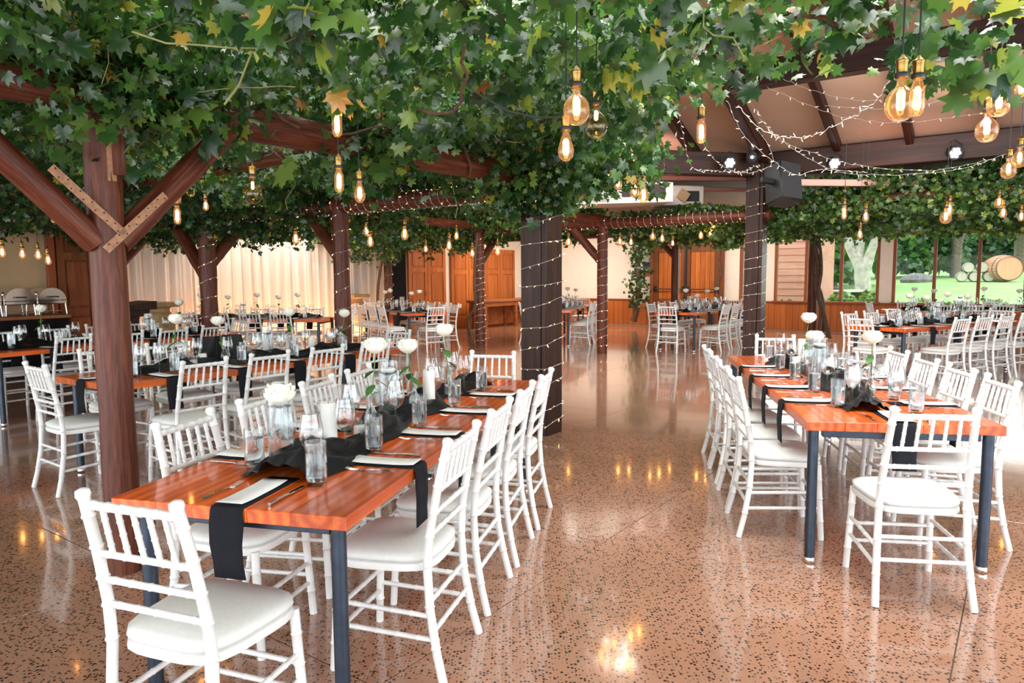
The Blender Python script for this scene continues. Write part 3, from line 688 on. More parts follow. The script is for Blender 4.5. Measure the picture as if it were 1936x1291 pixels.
def twist(parent, base_px, pts, r0, r1, n=7, name='trunk'):
    o = parent.location; P = [Vector(p)-o for p in pts]
    # smooth the polyline
    Q = []
    for i in range(len(P)-1):
        p0, p1, p2, p3 = P[max(i-1, 0)], P[i], P[i+1], P[min(i+2, len(P)-1)]
        for k in range(5):
            t = k/5; Q.append(.5*((2*p1)+(p2-p0)*t+(2*p0-5*p1+4*p2-p3)*t*t+(3*p1-p0-3*p2+p3)*t**3))
    Q.append(P[-1]); rad = [r0+(r1-r0)*i/(len(Q)-1)*random.uniform(.9, 1.1) for i in range(len(Q))]
    link(name, MB().tube(Q, rad, n).mesh(name, 'vine_bark', 60), parent)
def vpath(px, v): return [at_v(x, y, v) for x, y in px]
twist(v8, 0, vpath([(1568, 640), (1556, 590), (1543, 540), (1548, 500), (1538, 450), (1546, 420)], 15.3), .05, .04)
twist(v8, 0, vpath([(1553, 640), (1558, 600), (1552, 555), (1538, 520), (1544, 470), (1556, 425)], 15.4), .04, .03)
twist(v8, 0, vpath([(1546, 640), (1551, 590), (1548, 550), (1553, 510), (1549, 460), (1534, 420)], 15.25), .03, .03)
twist(v10, 0, vpath([(716, 640), (714, 560), (718, 520), (724, 490), (738, 470), (755, 460)], 11.9), .035, .03)
twist(v10, 0, vpath([(734, 640), (731, 570), (728, 530), (735, 495), (742, 468), (736, 450)], 12.0), .03, .025)
twist(v10, 0, vpath([(722, 640), (729, 560), (734, 520), (728, 490), (722, 460)], 11.95), .022, .02)
v5 = vine_thing('climbing_vine', 'bare vine stem curling up the post before the bench', H(-9.21, 11.3, 0))
twist(v5, 0, vpath([(888, 655), (886, 610), (889, 595), (899, 580), (897, 540), (899, 480), (903, 440)], 11.35), .03, .03)
twist(v5, 0, vpath([(900, 655), (890, 630), (886, 605), (894, 588), (902, 560)], 11.3), .02, .015)
vw = vine_thing('climbing_vine', 'young vine with loose leaves climbing the cream wall', at_v(1197, 606, 18.3))
twist(vw, 0, vpath([(1197, 607), (1203, 585), (1206, 560), (1208, 520), (1205, 480), (1212, 440)], 18.4), .10, .05)
twist(vw, 0, vpath([(1200, 600), (1210, 560), (1207, 540), (1222, 520)], 18.42), .02, .012)
m = 520; xs = RNG.normal(1207, 11, m); ys = 430+150*RNG.random(m)**1.6; Pw = np.array([at_v(a, b_, 18.35+random.uniform(-.25, .25)) for a, b_ in zip(xs, ys)])
foliage(vw, Pw, RNG.uniform(.06, .11, m), frames(m, -hv, .9, .7), 1, tints(m, .3, 0))
vd = vine_thing('climbing_vine', 'thin bare vine stem crooked down beside the double doors', at_v(1366, 566, 18.6))
twist(vd, 0, vpath([(1366, 566), (1362, 552), (1358, 538), (1363, 514), (1360, 490), (1362, 465), (1357, 448)], 18.65), .03, .035)

# ------------------------------------------------------------------ chairs
def bamboo(path, r, rings, n=8, seg=5, bulge=1.22):
    """round rod with raised bamboo rings at the given fractions"""
    path = [Vector(p) for p in path]; L = [0]
    for a, b_ in zip(path, path[1:]): L.append(L[-1]+(b_-a).length)
    T = L[-1]; st = set([l/T for l in L])
    for q in rings:
        for e in (-.012, 0, .012): st.add(min(1, max(0, q+e*(.45/T))))
    st = sorted(st); pts = []; rad = []
    for s in st:
        d = s*T; i = max(k for k in range(len(L)-1) if L[k] <= d+1e-9); f = (d-L[i])/(L[i+1]-L[i])
        pts.append(path[i].lerp(path[i+1], f)); rad.append(r*(bulge if any(abs(s-q) < 1e-6 for q in rings) else 1))
    return pts, rad
def make_chair():
    r = empty('chiavari_chair'); W = MB
    def rod(name, path, rr, rings, n=8): return link(name, W().tube(*bamboo(path, rr, rings), n).mesh(name, 'chair_paint', 60), r)
    for s in (-1, 1):
        path = [(s*.205, -.262, 0), (s*.197, -.232, .12), (s*.188, -.205, .28), (s*.184, -.196, .43), (s*.180, -.205, .56), (s*.172, -.238, .74), (s*.166, -.272, .885)]
        p, rad = bamboo(path, .0165, [.16, .33, .5, .62, .72, .83, .94]); p = [Vector(q) for q in p]
        d = (p[-1]-p[-2]).normalized(); p += [p[-1]+d*.002, p[-1]+d*.012, p[-1]+d*.024, p[-1]+d*.03]; rad += [.0175, .021, .019, .008]
        link('back_post', W().tube(p, rad, 9).mesh('back_post', 'chair_paint', 60), r)
        rod('front_leg', [(s*.196, .186, 0), (s*.188, .174, .22), (s*.180, .164, .425)], .0165, [.25, .55, .8])
    rod('top_rail', [(-.172, -.266, .866), (.172, -.266, .866)], .0135, [.1, .25, .4, .6, .75, .9])
    for z, x, y in ((.715, .174, -.233), (.632, .177, -.218), (.552, .180, -.204)): rod('back_rail', [(-x, y, z), (x, y, z)], .0105, [.12, .3, .5, .7, .88])
    for k in range(5):
        x = -.112+k*.056; rod('spindle', [(x*1.02, -.233, .715), (x*.98, -.265, .866)], .0082, [.22, .48, .74], 7)
    for s in (-1, 1):
        for z0, z1 in ((.255, .27), (.165, .18)): rod('side_stretcher', [(s*.190, -.208-.03*(z0 < .2), z0), (s*.188, .174, z1)], .0098, [.2, .4, .6, .8], 7)
    for z in (.235, .145): rod('front_stretcher', [(-.189, .176, z), (.189, .176, z)], .0098, [.2, .4, .6, .8], 7)
    for z in (.305, .205): rod('back_stretcher', [(-.189, -.204-.02*(z < .25), z), (.189, -.204-.02*(z < .25), z)], .0098, [.2, .4, .6, .8], 7)
    # seat frame and cushion: rounded trapezium
    def outline(grow, m=28):
        pts = []
        for i in range(m):
            a = 2*PI*i/m; c, s = math.cos(a), math.sin(a); k = 4.2
            rr = (abs(c)**k+abs(s)**k)**(-1/k); x, y = rr*c, rr*s
            pts.append(((.195+.016*y)*x*1+grow*c, y*.195-.004+grow*s))
        return pts
    def slab(layers, name, mat):
        M = W(); m = 28; vs = []
        for g, z in layers: vs += [(x, y, z) for x, y in outline(g)]
        fs = [(i*m+k, i*m+(k+1) % m, (i+1)*m+(k+1) % m, (i+1)*m+k) for i in range(len(layers)-1) for k in range(m)]
        fs += [tuple(range(m-1, -1, -1)), tuple((len(layers)-1)*m+k for k in range(m))]
        return link(name, M.add(vs, fs).mesh(name, mat, 50), r)
    slab([(-.004, .408), (.004, .412), (.006, .425), (.004, .438), (-.004, .441)], 'seat_frame', 'chair_paint')
    slab([(-.012, .441), (.002, .446), (.006, .456), (.002, .468), (-.02, .478), (-.06, .485), (-.11, .489)], 'cushion', 'cushion')
    return r
chair0 = make_chair(); chair_used = [False]
def chair(loc, ang, label, group):
    """ang: heading of the seat front in the world (from +y, clockwise)"""
    if chair_used[0]: c = copy_tree(chair0)
    else: c = chair0; chair_used[0] = True
    c.location = (loc[0], loc[1], 0); c.rotation_euler = (0, 0, -ang); tag(c, label, 'chair', group); return c

# ------------------------------------------------------------------ tableware prototypes (z = 0 at the table top)
PROTO = {}
def proto(key, build): PROTO[key] = build()
def mk_tumbler():
    r = empty('water_tumbler')
    prof = [(.034, 0), (.037, .006), (.038, .05), (.038, .156), (.0362, .156), (.0360, .05), (.034, .016), (.001, .014)]
    link('glass_body', MB().lathe(prof, 20, cap=True).mesh('glass_body', 'clear_glass', 60), r)
    link('water', MB().lathe([(.0336, .0175), (.0355, .05), (.0356, .118)], 20).mesh('water', 'water', 60), r); return r
def mk_wine():
    r = empty('wine_glass')
    link('bowl', MB().lathe([(.004, .098), (.020, .104), (.036, .122), (.0445, .150), (.0445, .178), (.038, .215), (.034, .236), (.0330, .236), (.037, .214), (.0435, .178), (.0435, .150), (.035, .123), (.019, .107), (.001, .103)], 20, cap=False).mesh('bowl', 'clear_glass', 60), r)
    link('stem', MB().lathe([(.0045, .004), (.0032, .02), (.003, .06), (.0045, .098)], 10).mesh('stem', 'clear_glass', 60), r)
    link('foot', MB().lathe([(.034, 0), (.034, .0015), (.012, .004), (.004, .006)], 20).mesh('foot', 'clear_glass', 60), r); return r
def mk_fork():
    r = empty('dinner_fork')
    hp = [(0, -.10, .003), (0, -.06, .006), (0, 0, .004), (0, .025, .003)]
    m = MB()
    def fn(i, j):
        y = -.10+.125*j; w_ = .0065*(1-.55*j)+.0008; return ((i-.5)*2*w_, y, .004+.004*math.sin(j*PI))
    m.grid(fn, 2, 8); m.grid(lambda i, j: tuple(Vector(fn(i, j))-Vector((0, 0, .0025))), 2, 8, True)
    link('handle', m.mesh('handle', 'cutlery'), r)
    h = MB(); h.grid(lambda i, j: ((i-.5)*.024*(.25+.75*min(1, j*1.6)), .02+.03*j, .004-.006*math.sin(j*PI*.7)), 4, 5)
    link('head', h.mesh('head', 'cutlery'), r)
    for k in range(4): link('tine', MB().tube([(-.009+k*.006, .048, .0005), (-.009+k*.006, .075, .001), (-.009+k*.006, .10, .007)], [.0017, .0016, .0008], 5).mesh('tine', 'cutlery'), r)
    return r
def mk_knife():
    r = empty('dinner_knife')
    link('handle', MB().tube([(0, -.11, .004), (0, -.06, .005), (0, .005, .004)], [.006, .0055, .004], 8).mesh('handle', 'cutlery'), r)
    link('blade', MB().box(-.0075, .0075, 0, .10, .0015, .0042, .001).mesh('blade', 'cutlery'), r); return r
NAPW, HANG, MENUL = .118, .235, .275
def mk_napkin():
    """folded strip; +y points to the table centre, the table edge is y = 0, it hangs down beyond it"""
    prof = [(MENUL+.065, .003), (.05, .003), (.012, .003), (-.004, .001), (-.011, -.010), (-.013, -.05), (-.016, -.12), (-.012, -.18), (-.010, -HANG)]
    def sheet(off, sk):
        m = MB(); k = len(prof); vs = []
        for i, (y, z) in enumerate(prof):
            for x in (-NAPW/2+sk, -NAPW/4, 0, NAPW/4, NAPW/2+sk*.3): vs.append((x+(.006*math.sin(i*1.3+x*40) if z < -.02 else 0), y, z+off))
        return m.add(vs, [(i*5+j, i*5+j+1, i*5+j+6, i*5+j+5) for i in range(k-1) for j in range(4)])
    a = sheet(0, 0).mesh('napkin', 'napkin'); 
    o = link('table_napkin', a); o.modifiers.new('thickness', 'SOLIDIFY').thickness = .004; o.modifiers['thickness'].offset = 1
    return o
def mk_menu():
    m = MB().grid(lambda i, j: ((i-.5)*.098, .004+MENUL*j, .0085+.010*max(0, abs(j-.5)*2-.35)**2), 1, 10)
    o = link('menu_card', m.mesh('menu_card', 'paper')); o.modifiers.new('thickness', 'SOLIDIFY').thickness = .0008; return o
def mk_candle(h, r=.034):
    def f():
        e = empty('pillar_candle')
        link('wax', MB().lathe([(r*.97, 0), (r, .004), (r, h-.006), (r*.93, h), (r*.5, h-.006), (.002, h-.008)], 18).mesh('wax', 'wax', 50), e)
        link('wick', MB().tube([(0, 0, h-.01), (.002, 0, h+.008)], .0012, 5).mesh('wick', 'black_plastic'), e); return e
    return f
def mk_votive():
    e = empty('votive_holder')
    link('glass_cup', MB().lathe([(.036, 0), (.040, .008), (.041, .085), (.039, .085), (.038, .012), (.001, .010)], 18).mesh('glass_cup', 'clear_glass', 60), e)
    link('candle', MB().lathe([(.034, .0125), (.035, .05), (.03, .052), (.002, .049)], 16).mesh('candle', 'wax', 50), e); return e
petal_me = MB().grid(lambda i, j: ((i-.5)*.034*(math.sin(PI*min(1, .18+j*.62))**.7), .012+.010*math.sin(j*2.6)+.006*j*j-.016*(i-.5)**2*4*.5, .034*j-.005*(1-j)), 4, 4).mesh('petal', 'petal', 80)
def add_rose(parent, z, lean, scale=1., leaves=True, vase_z=.0):
    """stem with leaves and a bloom of overlapping petals"""
    top = Vector((lean[0], lean[1], z))
    link('stem', MB().tube([(0, 0, vase_z), (lean[0]*.25, lean[1]*.25, z*.45), top], [.003, .0028, .0028], 6).mesh('stem', 'stem'), parent)
    nrings = ((6, .46, .55, 1.0), (5, .22, .35, 1.06), (5, .02, .15, 1.06), (3, -.16, .04, 1.0))
    for n_, tilt, rr, s in nrings:
        for k in range(n_):
            a = 2*PI*k/n_+rr*5; o = link('petal', petal_me, parent, top+Vector((0, 0, .0)), (0, 0, 0))
            M = Matrix.Translation(top) @ Matrix.Rotation(a, 4, 'Z') @ Matrix.Rotation(-tilt, 4, 'X') @ Matrix.Scale(scale*s, 4); o.matrix_local = M
    link('heart', MB().lathe([(.002, 0), (.014, .006), (.017, .018), (.012, .03), (.003, .034)], 10).mesh('heart', 'petal', 60), parent, top, (0, 0, 0), (scale,)*3)
    if leaves:
        for k, (h, a) in enumerate(((.62, .4), (.74, 2.4), (.55, 4.2))):
            p = Vector((lean[0]*h, lean[1]*h, z*h)); d = Vector((math.cos(a), math.sin(a), -.25)); e = Vector((-math.sin(a), math.cos(a), 0))
            link('leaf', MB().grid(lambda i, j: tuple(p+d*(.07*j)+e*((i-.5)*.044*math.sin(PI*min(1, .1+j*.9)))+Vector((0, 0, -.03*j*j))), 2, 5).mesh('leaf', 'rose_leaf'), parent)
def mk_rose(z, lean):
    def f():
        e = empty('white_rose'); add_rose(e, z, lean, 1.65, True, .02); return e
    return f
def mk_bottle():
    e = empty('bud_vase')
    link('glass_body', MB().lathe([(.028, 0), (.031, .006), (.031, .045), (.028, .075), (.014, .105), (.0115, .13), (.0115, .165), (.014, .172), (.0122, .172), (.010, .16), (.010, .13), (.013, .104), (.026, .073), (.029, .045), (.028, .010), (.001, .008)], 18).mesh('glass_body', 'clear_glass', 60), e)
    return e
def mk_cylinder(h):
    def f():
        e = empty('cylinder_vase'); r = .050
        link('glass_body', MB().lathe([(r-.003, 0), (r, .006), (r, h), (r-.0025, h), (r-.003, .012), (.001, .010)], 22).mesh('glass_body', 'clear_glass', 60), e)
        link('water', MB().lathe([(r-.0035, .013), (r-.0035, h-.055)], 22).mesh('water', 'water', 60), e); return e
    return f
def mk_float():
    e = empty('floating_candle')
    link('wax', MB().lathe([(.012, -.02), (.034, -.008), (.042, .008), (.036, .016), (.002, .013)], 18).mesh('wax', 'wax', 50), e)
    link('wick', MB().tube([(0, 0, .012), (0, 0, .022)], .0012, 5).mesh('wick', 'black_plastic'), e); return e
def mk_rosehead():
    e = empty('rose_bloom'); add_rose(e, .002, (0, 0), 1.9, False, -.03); return e
for k_, b_ in (('tumbler', mk_tumbler), ('wine', mk_wine), ('fork', mk_fork), ('knife', mk_knife), ('napkin', mk_napkin), ('menu', mk_menu), ('candle_tall', mk_candle(.205)),
              ('candle_mid', mk_candle(.15)), ('candle_low', mk_candle(.09)), ('votive', mk_votive), ('rose_a', mk_rose(.37, (.03, .0))), ('rose_b', mk_rose(.33, (-.04, .02))), ('bottle', mk_bottle),
              ('cyl', mk_cylinder(.28)), ('float', mk_float), ('bloom', mk_rosehead)): proto(k_, b_)
PROTO_USED = set()
def place(key, M, label, cat, group):
    if key in PROTO_USED: o = copy_tree(PROTO[key])
    else: o = PROTO[key]; PROTO_USED.add(key)
    o.matrix_world = M; tag(o, label, cat, group); return o

# ------------------------------------------------------------------ tables
TZ, TT = .75, .046
ORD = ('first', 'second', 'third', 'fourth')
def runner_mesh(L, seed):
    rg = np.random.default_rng(seed); ph = rg.uniform(0, 6, 12)
    def fn(i, j):
        y = (j-.5)*L; w_ = .155+.05*math.sin(y*5+ph[0])+.03*math.sin(y*11+ph[1]); c = .05*math.sin(y*3.1+ph[2])+.03*math.sin(y*7.3+ph[3]); x = (i-.5)*2
        e = 1-abs(x)**2.2
        z = .004+e*(.026+.024*math.sin(y*9+x*2.2+ph[4])+.016*math.sin(y*17-x*4+ph[5])+.022*abs(math.sin(x*5.5+y*6+ph[6]))+.020*abs(math.sin(x*8-y*13+ph[7])))
        return (c+x*w_*.9, y+.02*math.sin(x*4+ph[8]+y*8), max(.003, z))
    return MB().grid(fn, 22, 150).mesh('table_runner', 'satin', 0 or 80)
class Table:
    def __init__(s, cx, cy, yaw, W, L, name, sides, end, group, leg_in=.07, planks=5):
        s.c = Vector((cx, cy, 0)); s.yaw = yaw; s.W, s.L, s.name, s.sides, s.end, s.group = W, L, name, sides, end, group
        s.M = Matrix.Translation(s.c) @ Matrix.Rotation(-yaw, 4, 'Z')
        o = tag(empty('dining_table', s.c, (0, 0, -yaw)), 'orange-stained plank dining table on steel pipe legs, the %s' % name, 'table', 'plank dining tables'); s.o = o
        ws = [1.0, .8, 1.15, .9, 1.1][:planks]; tot = sum(ws); x = -W/2
        for q in ws:
            w_ = W*q/tot; e = random.uniform(-.001, .001)
            link('plank', MB().box(-w_/2+.0002, w_/2-.0002, -L/2+e, L/2+e, -TT, 0, .0018).mesh('plank', 'table_plank', 30), o, (x+w_/2, 0, TZ)); x += w_
        lm = MB().lathe([(.0255, .03), (.0255, TZ-TT)], 18).mesh('leg', 'steel', 50); fm = MB().lathe([(.026, .002), (.029, .006), (.029, .024), (.0262, .032)], 18).mesh('foot_cap', 'chrome', 50)
        for sx in (-1, 1):
            for sy in (-1, 1):
                l = link('leg', lm, o, (sx*(W/2-leg_in-.02), sy*(L/2-leg_in-.03), 0)); link('foot_cap', fm, l)
        for sy in (-1, 1): link('cross_rail', MB().box(-W/2+.09, W/2-.09, -.02, .02, TZ-TT-.04, TZ-TT, .003).mesh('cross_rail', 'steel'), o, (0, sy*(L/2-leg_in-.03), 0))
    def pt(s, x, y, z=TZ): return s.M @ Vector((x, y, z))
    def mat(s, x, y, z, ang): return s.M @ Matrix.Translation((x, y, z)) @ Matrix.Rotation(-ang, 4, 'Z')
    def seat_phrase(s, kind, k, cnt):
        if kind == 'near': return 'head seat away from %s, %s' % (s.end, s.name)
        if kind == 'far': return 'head seat towards %s, %s' % (s.end, s.name)
        q = s.order[kind](k, cnt); return '%s %s seat from %s, %s' % (ORD[q], s.sides[0 if kind == 'left' else 1], s.end, s.name)
    def dress(s, seats, off_l, off_r, off_n=.13, off_f=.13, first=.60, step=.545, cutlery=True, far_end_is_mark=True, skip=(), wineskip=(), jit=.02, settings=True, glasses=True, adj={}):
        """seats: dict left/right counts and near/far flags"""
        rev = (lambda k, c: c-1-k) if far_end_is_mark else (lambda k, c: k); s.order = {'left': rev, 'right': rev}
        W, L = s.W, s.L; items = []
        for kind, sgn, off in (('left', -1, off_l), ('right', 1, off_r)):
            c = seats.get(kind, 0)
            for k in range(c): items.append((kind, k, c, sgn*(W/2), -L/2+first+step*k, sgn*PI/2*-1, off))
        if seats.get('near'): items.append(('near', 0, 1, 0, -L/2, 0, off_n))
        if seats.get('far'): items.append(('far', 0, 1, 0, L/2, PI, off_f))
        for kind, k, c, x, y, head, off in items:
            ph = s.seat_phrase(kind, k, c); out = Vector((-math.sin(head), -math.cos(head)))
            if (kind, k) not in skip:
                jx = random.uniform(-jit, jit); j2 = random.uniform(-.03, .03); ax_, ay_, ar_ = adj.get((kind, k), (0, 0, 0))
                p = s.pt(x+out.x*off+jx*abs(out.y), y+out.y*off+jx*abs(out.x), 0)
                chair((p.x+ax_, p.y+ay_), s.yaw+head+j2+ar_, 'white chiavari chair, %s' % ph, 'chairs at the %s' % s.name)
            if not settings: continue
            A = s.M @ Matrix.Translation((x, y, TZ)) @ Matrix.Rotation(-head, 4, 'Z')
            dx = random.uniform(-.02, .02)
            place('napkin', A @ Matrix.Translation((dx, 0, .0012)), 'black hanging napkin, %s' % ph, 'napkin', 'napkins at the %s' % s.name)
            place('menu', A @ Matrix.Translation((dx, 0, .0015)) @ Matrix.Rotation(random.uniform(-.03, .03), 4, 'Z'), 'white menu card on napkin, %s' % ph, 'menu card', 'menus at the %s' % s.name)
            if cutlery:
                place('fork', A @ Matrix.Translation((dx-.125, .15, .0025)) @ Matrix.Rotation(random.uniform(-.06, .06), 4, 'Z'), 'steel fork, %s' % ph, 'fork', 'forks at the %s' % s.name)
                place('knife', A @ Matrix.Translation((dx+.125, .15, .0025)) @ Matrix.Rotation(random.uniform(-.05, .05), 4, 'Z'), 'steel knife, %s' % ph, 'knife', 'knives at the %s' % s.name)
            if glasses:
                gy = .30 if kind in ('left', 'right') else .33
                place('tumbler', A @ Matrix.Translation((dx+.155, gy-.04, .0008)), 'clear tumbler of water, %s' % ph, 'glass', 'tumblers at the %s' % s.name)
                if (kind, k) not in wineskip:
                    place('wine', A @ Matrix.Translation((dx+.085, gy+.055, .0008 if kind in ('near', 'far') else .001)), 'clear stemmed wine glass, %s' % ph, 'wine glass', 'wine glasses at the %s' % s.name)
    def runner(s, frac=.86):
        o = link('table_runner', runner_mesh(s.L*frac, hash(s.name) % 1000 if False else sum(map(ord, s.name))), None, s.pt(0, 0, TZ+.0005), (0, 0, -s.yaw)); tag(o, 'crumpled black satin runner along the %s' % s.name, 'runner', 'satin runners')
    def deco(s, what, x, y, label, cat, group, z=.0012, rot=None):
        r_ = random.uniform(0, 6) if rot is None else rot
        return place(what, s.M @ Matrix.Translation((x, y, TZ+z)) @ Matrix.Rotation(r_, 4, 'Z'), '%s, %s' % (label, s.name), cat, group+' on the tables')
    def centre(s, plan):
        """plan: (kind, x, along 0..1)"""
        cnt = {}
        for kind, x, t in plan:
            y = (t-.5)*s.L; q = cnt.get(kind, 0); cnt[kind] = q+1; qq = ORD[q] if q < 4 else 'far'
            rz_ = .012
            if kind in ('candle_tall', 'candle_mid', 'candle_low'):
                sz = {'candle_tall': 'tall', 'candle_mid': 'medium', 'candle_low': 'short'}[kind]
                s.deco(kind, x, y, '%s %s white pillar candle on black runner' % (qq, sz), 'candle', 'pillar candles', rz_)
            elif kind == 'votive': s.deco(kind, x, y, '%s short candle in a glass cup' % qq, 'candle', 'glass votives', rz_)
            elif kind == 'rose':
                s.deco('bottle', x, y, '%s bottle-shaped glass bud vase with one stem' % qq, 'vase', 'bud vases', rz_, 0)
                s.deco('rose_a' if q % 2 == 0 else 'rose_b', x, y, '%s long-stemmed white rose in bud vase' % qq, 'rose', 'white roses', rz_+.005, 1.3*q+.4)
            elif kind == 'cyl':
                s.deco('cyl', x, y, '%s tall glass cylinder of water' % qq, 'vase', 'glass cylinders', rz_, 0)
                s.deco('float', x, y, '%s white disc candle floating in glass cylinder' % qq, 'candle', 'floating candles', rz_+.228, 0)
            elif kind == 'cylrose':
                s.deco('cyl', x, y, '%s tall water cylinder topped by a rose' % qq, 'vase', 'glass cylinders', rz_, 0)
                s.deco('bloom', x, y, '%s open white rose on glass cylinder' % qq, 'rose', 'white roses', rz_+.245, 1)
def from_corner(x, y, yaw, W, L, side):
    """near corner -> centre; side +1 if the table lies to the right of the corner, -1 if to the left"""
    a = Vector((math.sin(yaw), math.cos(yaw))); b_ = Vector((math.cos(yaw), -math.sin(yaw)))
    c = Vector((x, y))+a*(L/2)+b_*(side*W/2); return c.x, c.y
def table(x, y, yaw, W, L, side, *rest, **kw): return Table(*from_corner(x, y, yaw, W, L, side), yaw, W, L, *rest, **kw)

T1 = table(-1.3565, 2.3411, .2412, .8663, 2.8945, 1, 'log-post table', ('buffet-side', 'aisle-side'), 'the square post', 'a', leg_in=.05)
T1.dress(dict(left=4, right=4, near=1, far=1), -.10, -.08, .13, .12, adj={('near', 0): (.035, .0, .08)}); T1.runner(.80)
T1.centre([('candle_tall', .0, .245), ('cylrose', -.09, .17), ('candle_tall', .06, .60), ('rose', -.02, .40), ('rose', .03, .55), ('cyl', -.08, .52), ('votive', -.06, .45), ('votive', .02, .335), ('rose', .05, .73), ('votive', -.05, .69)])
T2 = table(1.4703, 3.506, .1651, .9128, 2.93, 1, 'vine-trunk table', ('aisle-side', 'window-side'), 'the vine trunk', 'b', leg_in=.03)
T2.dress(dict(left=4, right=4, near=1, far=1), 0, -.03, .14, .12, first=.57, step=.52, adj={('near', 0): (-.05, 0, -.04)}); T2.runner(.80)
T2.centre([('candle_mid', .02, .30), ('cyl', -.04, .50), ('rose', -.06, .62), ('cylrose', -.03, .56), ('votive', .05, .42), ('candle_low', -.07, .68), ('rose', .06, .24), ('candle_tall', .02, .76)])
T5 = table(-2.7576, 4.8393, .6128, .8426, 2.8536, -1, 'mid-hall table', ('curtain-side', 'aisle-side'), 'the braced post', 'c')
T5.dress(dict(left=4, right=4, near=1, far=1), .06, .10, .02, .10, first=.47, step=.56, far_end_is_mark=False); T5.runner(.84)
T5.centre([('votive', .0, .30), ('candle_low', -.05, .34), ('rose', .02, .24), ('rose', .0, .40), ('cyl', .0, .55), ('rose', .05, .63), ('candle_mid', -.03, .73), ('rose', .03, .84), ('votive', .04, .48)])
T6 = table(-5.1, 6.93, .55, .86, 2.85, -1, 'buffet-side table', ('buffet-side', 'hall-side'), 'the buffet', 'd')
T6.dress(dict(left=4, right=4, near=1, far=1), .05, .08, .05, .10, cutlery=False, far_end_is_mark=False); T6.runner()
T6.centre([('rose', .05, .22), ('votive', .0, .36), ('candle_low', -.03, .40), ('rose', .0, .54), ('cyl', .0, .66), ('rose', -.02, .82)])
T7 = table(-6.02, 12.35, 1.66, .87, 2.8, -1, 'curtain table', ('curtain-side', 'hall-side'), 'the lectern', 'e')
T7.dress(dict(left=4, right=4, near=1, far=1), .08, .12, .1, .12, cutlery=False, far_end_is_mark=False); T7.runner()
T7.centre([('rose', .0, .15), ('rose', -.02, .34), ('rose', .02, .52), ('cyl', .0, .43), ('rose', .0, .66), ('rose', 0, .8), ('candle_mid', 0, .73)])
T8 = table(-2.02, 13.72, -.57, .87, 2.5, 1, 'panel-door table', ('curtain-side', 'bench-side'), 'the drape', 'f')
T8.dress(dict(left=4, right=4, near=1, far=1), .10, .10, .12, .12, cutlery=False, first=.4, step=.53); T8.runner()
T8.centre([('rose', 0, .16), ('rose', 0, .3), ('cyl', 0, .48), ('candle_tall', 0, .6), ('rose', 0, .7), ('rose', 0, .86), ('votive', 0, .4)])
T9 = table(1.22, 14.55, .30, .87, 2.85, -1, 'post-hidden table', ('bench-side', 'door-side'), 'the bench', 'g')
T9.dress(dict(left=4, right=4, far=1), .10, .06, .12, .12, cutlery=False); T9.runner()
T9.centre([('rose', 0, .15), ('rose', 0, .3), ('cyl', 0, .45), ('rose', 0, .6), ('rose', 0, .8)])
T3 = table(3.47, 13.32, .645, .87, 2.85, -1, 'double-door table', ('door-side', 'window-side'), 'the double doors', 'h')
T3.dress(dict(left=4, right=4, near=1, far=1), .10, .08, .10, .12, cutlery=False); T3.runner()
T3.centre([('rose', 0, .14), ('cylrose', 0, .36), ('cyl', -.02, .26), ('rose', 0, .58), ('candle_tall', 0, .46), ('rose', 0, .76), ('votive', 0, .68)])
T4 = table(5.14, 9.25, 1.05, .87, 2.85, -1, 'middle window table', ('window-side', 'aisle-side'), 'the vine post', 'i')
T4.dress(dict(left=4, right=4, near=1, far=1), .10, .12, .08, .12, cutlery=False, far_end_is_mark=False); T4.runner()
T4.centre([('candle_low', 0, .14), ('rose', .02, .24), ('candle_mid', 0, .36), ('rose', 0, .44), ('cyl', 0, .52), ('rose', 0, .62), ('rose', 0, .76), ('votive', 0, .3)])
T10 = table(7.35, 13.55, 1.72, .87, 2.85, -1, 'window-sill table', ('window-side', 'hall-side'), 'the pillar', 'j')
T10.dress(dict(left=4, right=4, near=1, far=1), .10, .10, .10, .12, cutlery=False, far_end_is_mark=False); T10.runner()
T10.centre([('rose', 0, .15), ('rose', 0, .3), ('cyl', 0, .45), ('rose', 0, .6), ('rose', 0, .8)])
# black jacket-like cloth thrown over a chair back on the curtain side of the mid-hall table
p = T5.pt(-T5.W/2-.30, -T5.L/2+.47+.56*2.0, 0); A = Matrix.Translation(p) @ Matrix.Rotation(-(T5.yaw+PI/2), 4, 'Z')
cl = MB(); cl.grid(lambda i, j: ((i-.5)*.44*(1+.12*math.sin(j*9)), .035*math.sin(i*9+j*3)*.6+(-.03+.06*j if j > .5 else .03-.06*j)-.0, (.93-.42*abs(j-.5)*2*(1-.35*abs(i-.5)))), 14, 16)
o = link('draped_cloth', cl.mesh('draped_cloth', 'satin', 80)); o.matrix_world = A; tag(o, 'black cloth thrown over a chair back at the mid-hall table', 'cloth')

# ------------------------------------------------------------------ curtain, lectern, pedestals, buffet, bench
cv0, cv1, ch = 6.2, 12.65, 2.75
cur = tag(empty('sheer_curtain', H(ULEFT+.25, (cv0+cv1)/2, 0), HROT), 'pale sheer curtain lit warm along the left wall', 'curtain')
npan = 5; pw = (cv1-cv0)/npan
for k in range(npan):
    ph = random.uniform(0, 6)
    m = MB().grid(lambda i, j: (.05*math.sin(i*pw*26+ph)+.025*math.sin(i*pw*61+ph*2)+.02*math.sin(j*3+i*9), (i-.5)*pw, .015+j*ch), 130, 6)
    link('curtain_panel', m.mesh('curtain_panel', 'curtain', 80), cur, (0, cv0-(cv0+cv1)/2+(k+.5)*pw, 0))
link('curtain_rail', MB().tube([(0, -(cv1-cv0)/2, ch+.02), (0, (cv1-cv0)/2, ch+.02)], .018, 8).mesh('curtain_rail', 'black_plastic'), cur)
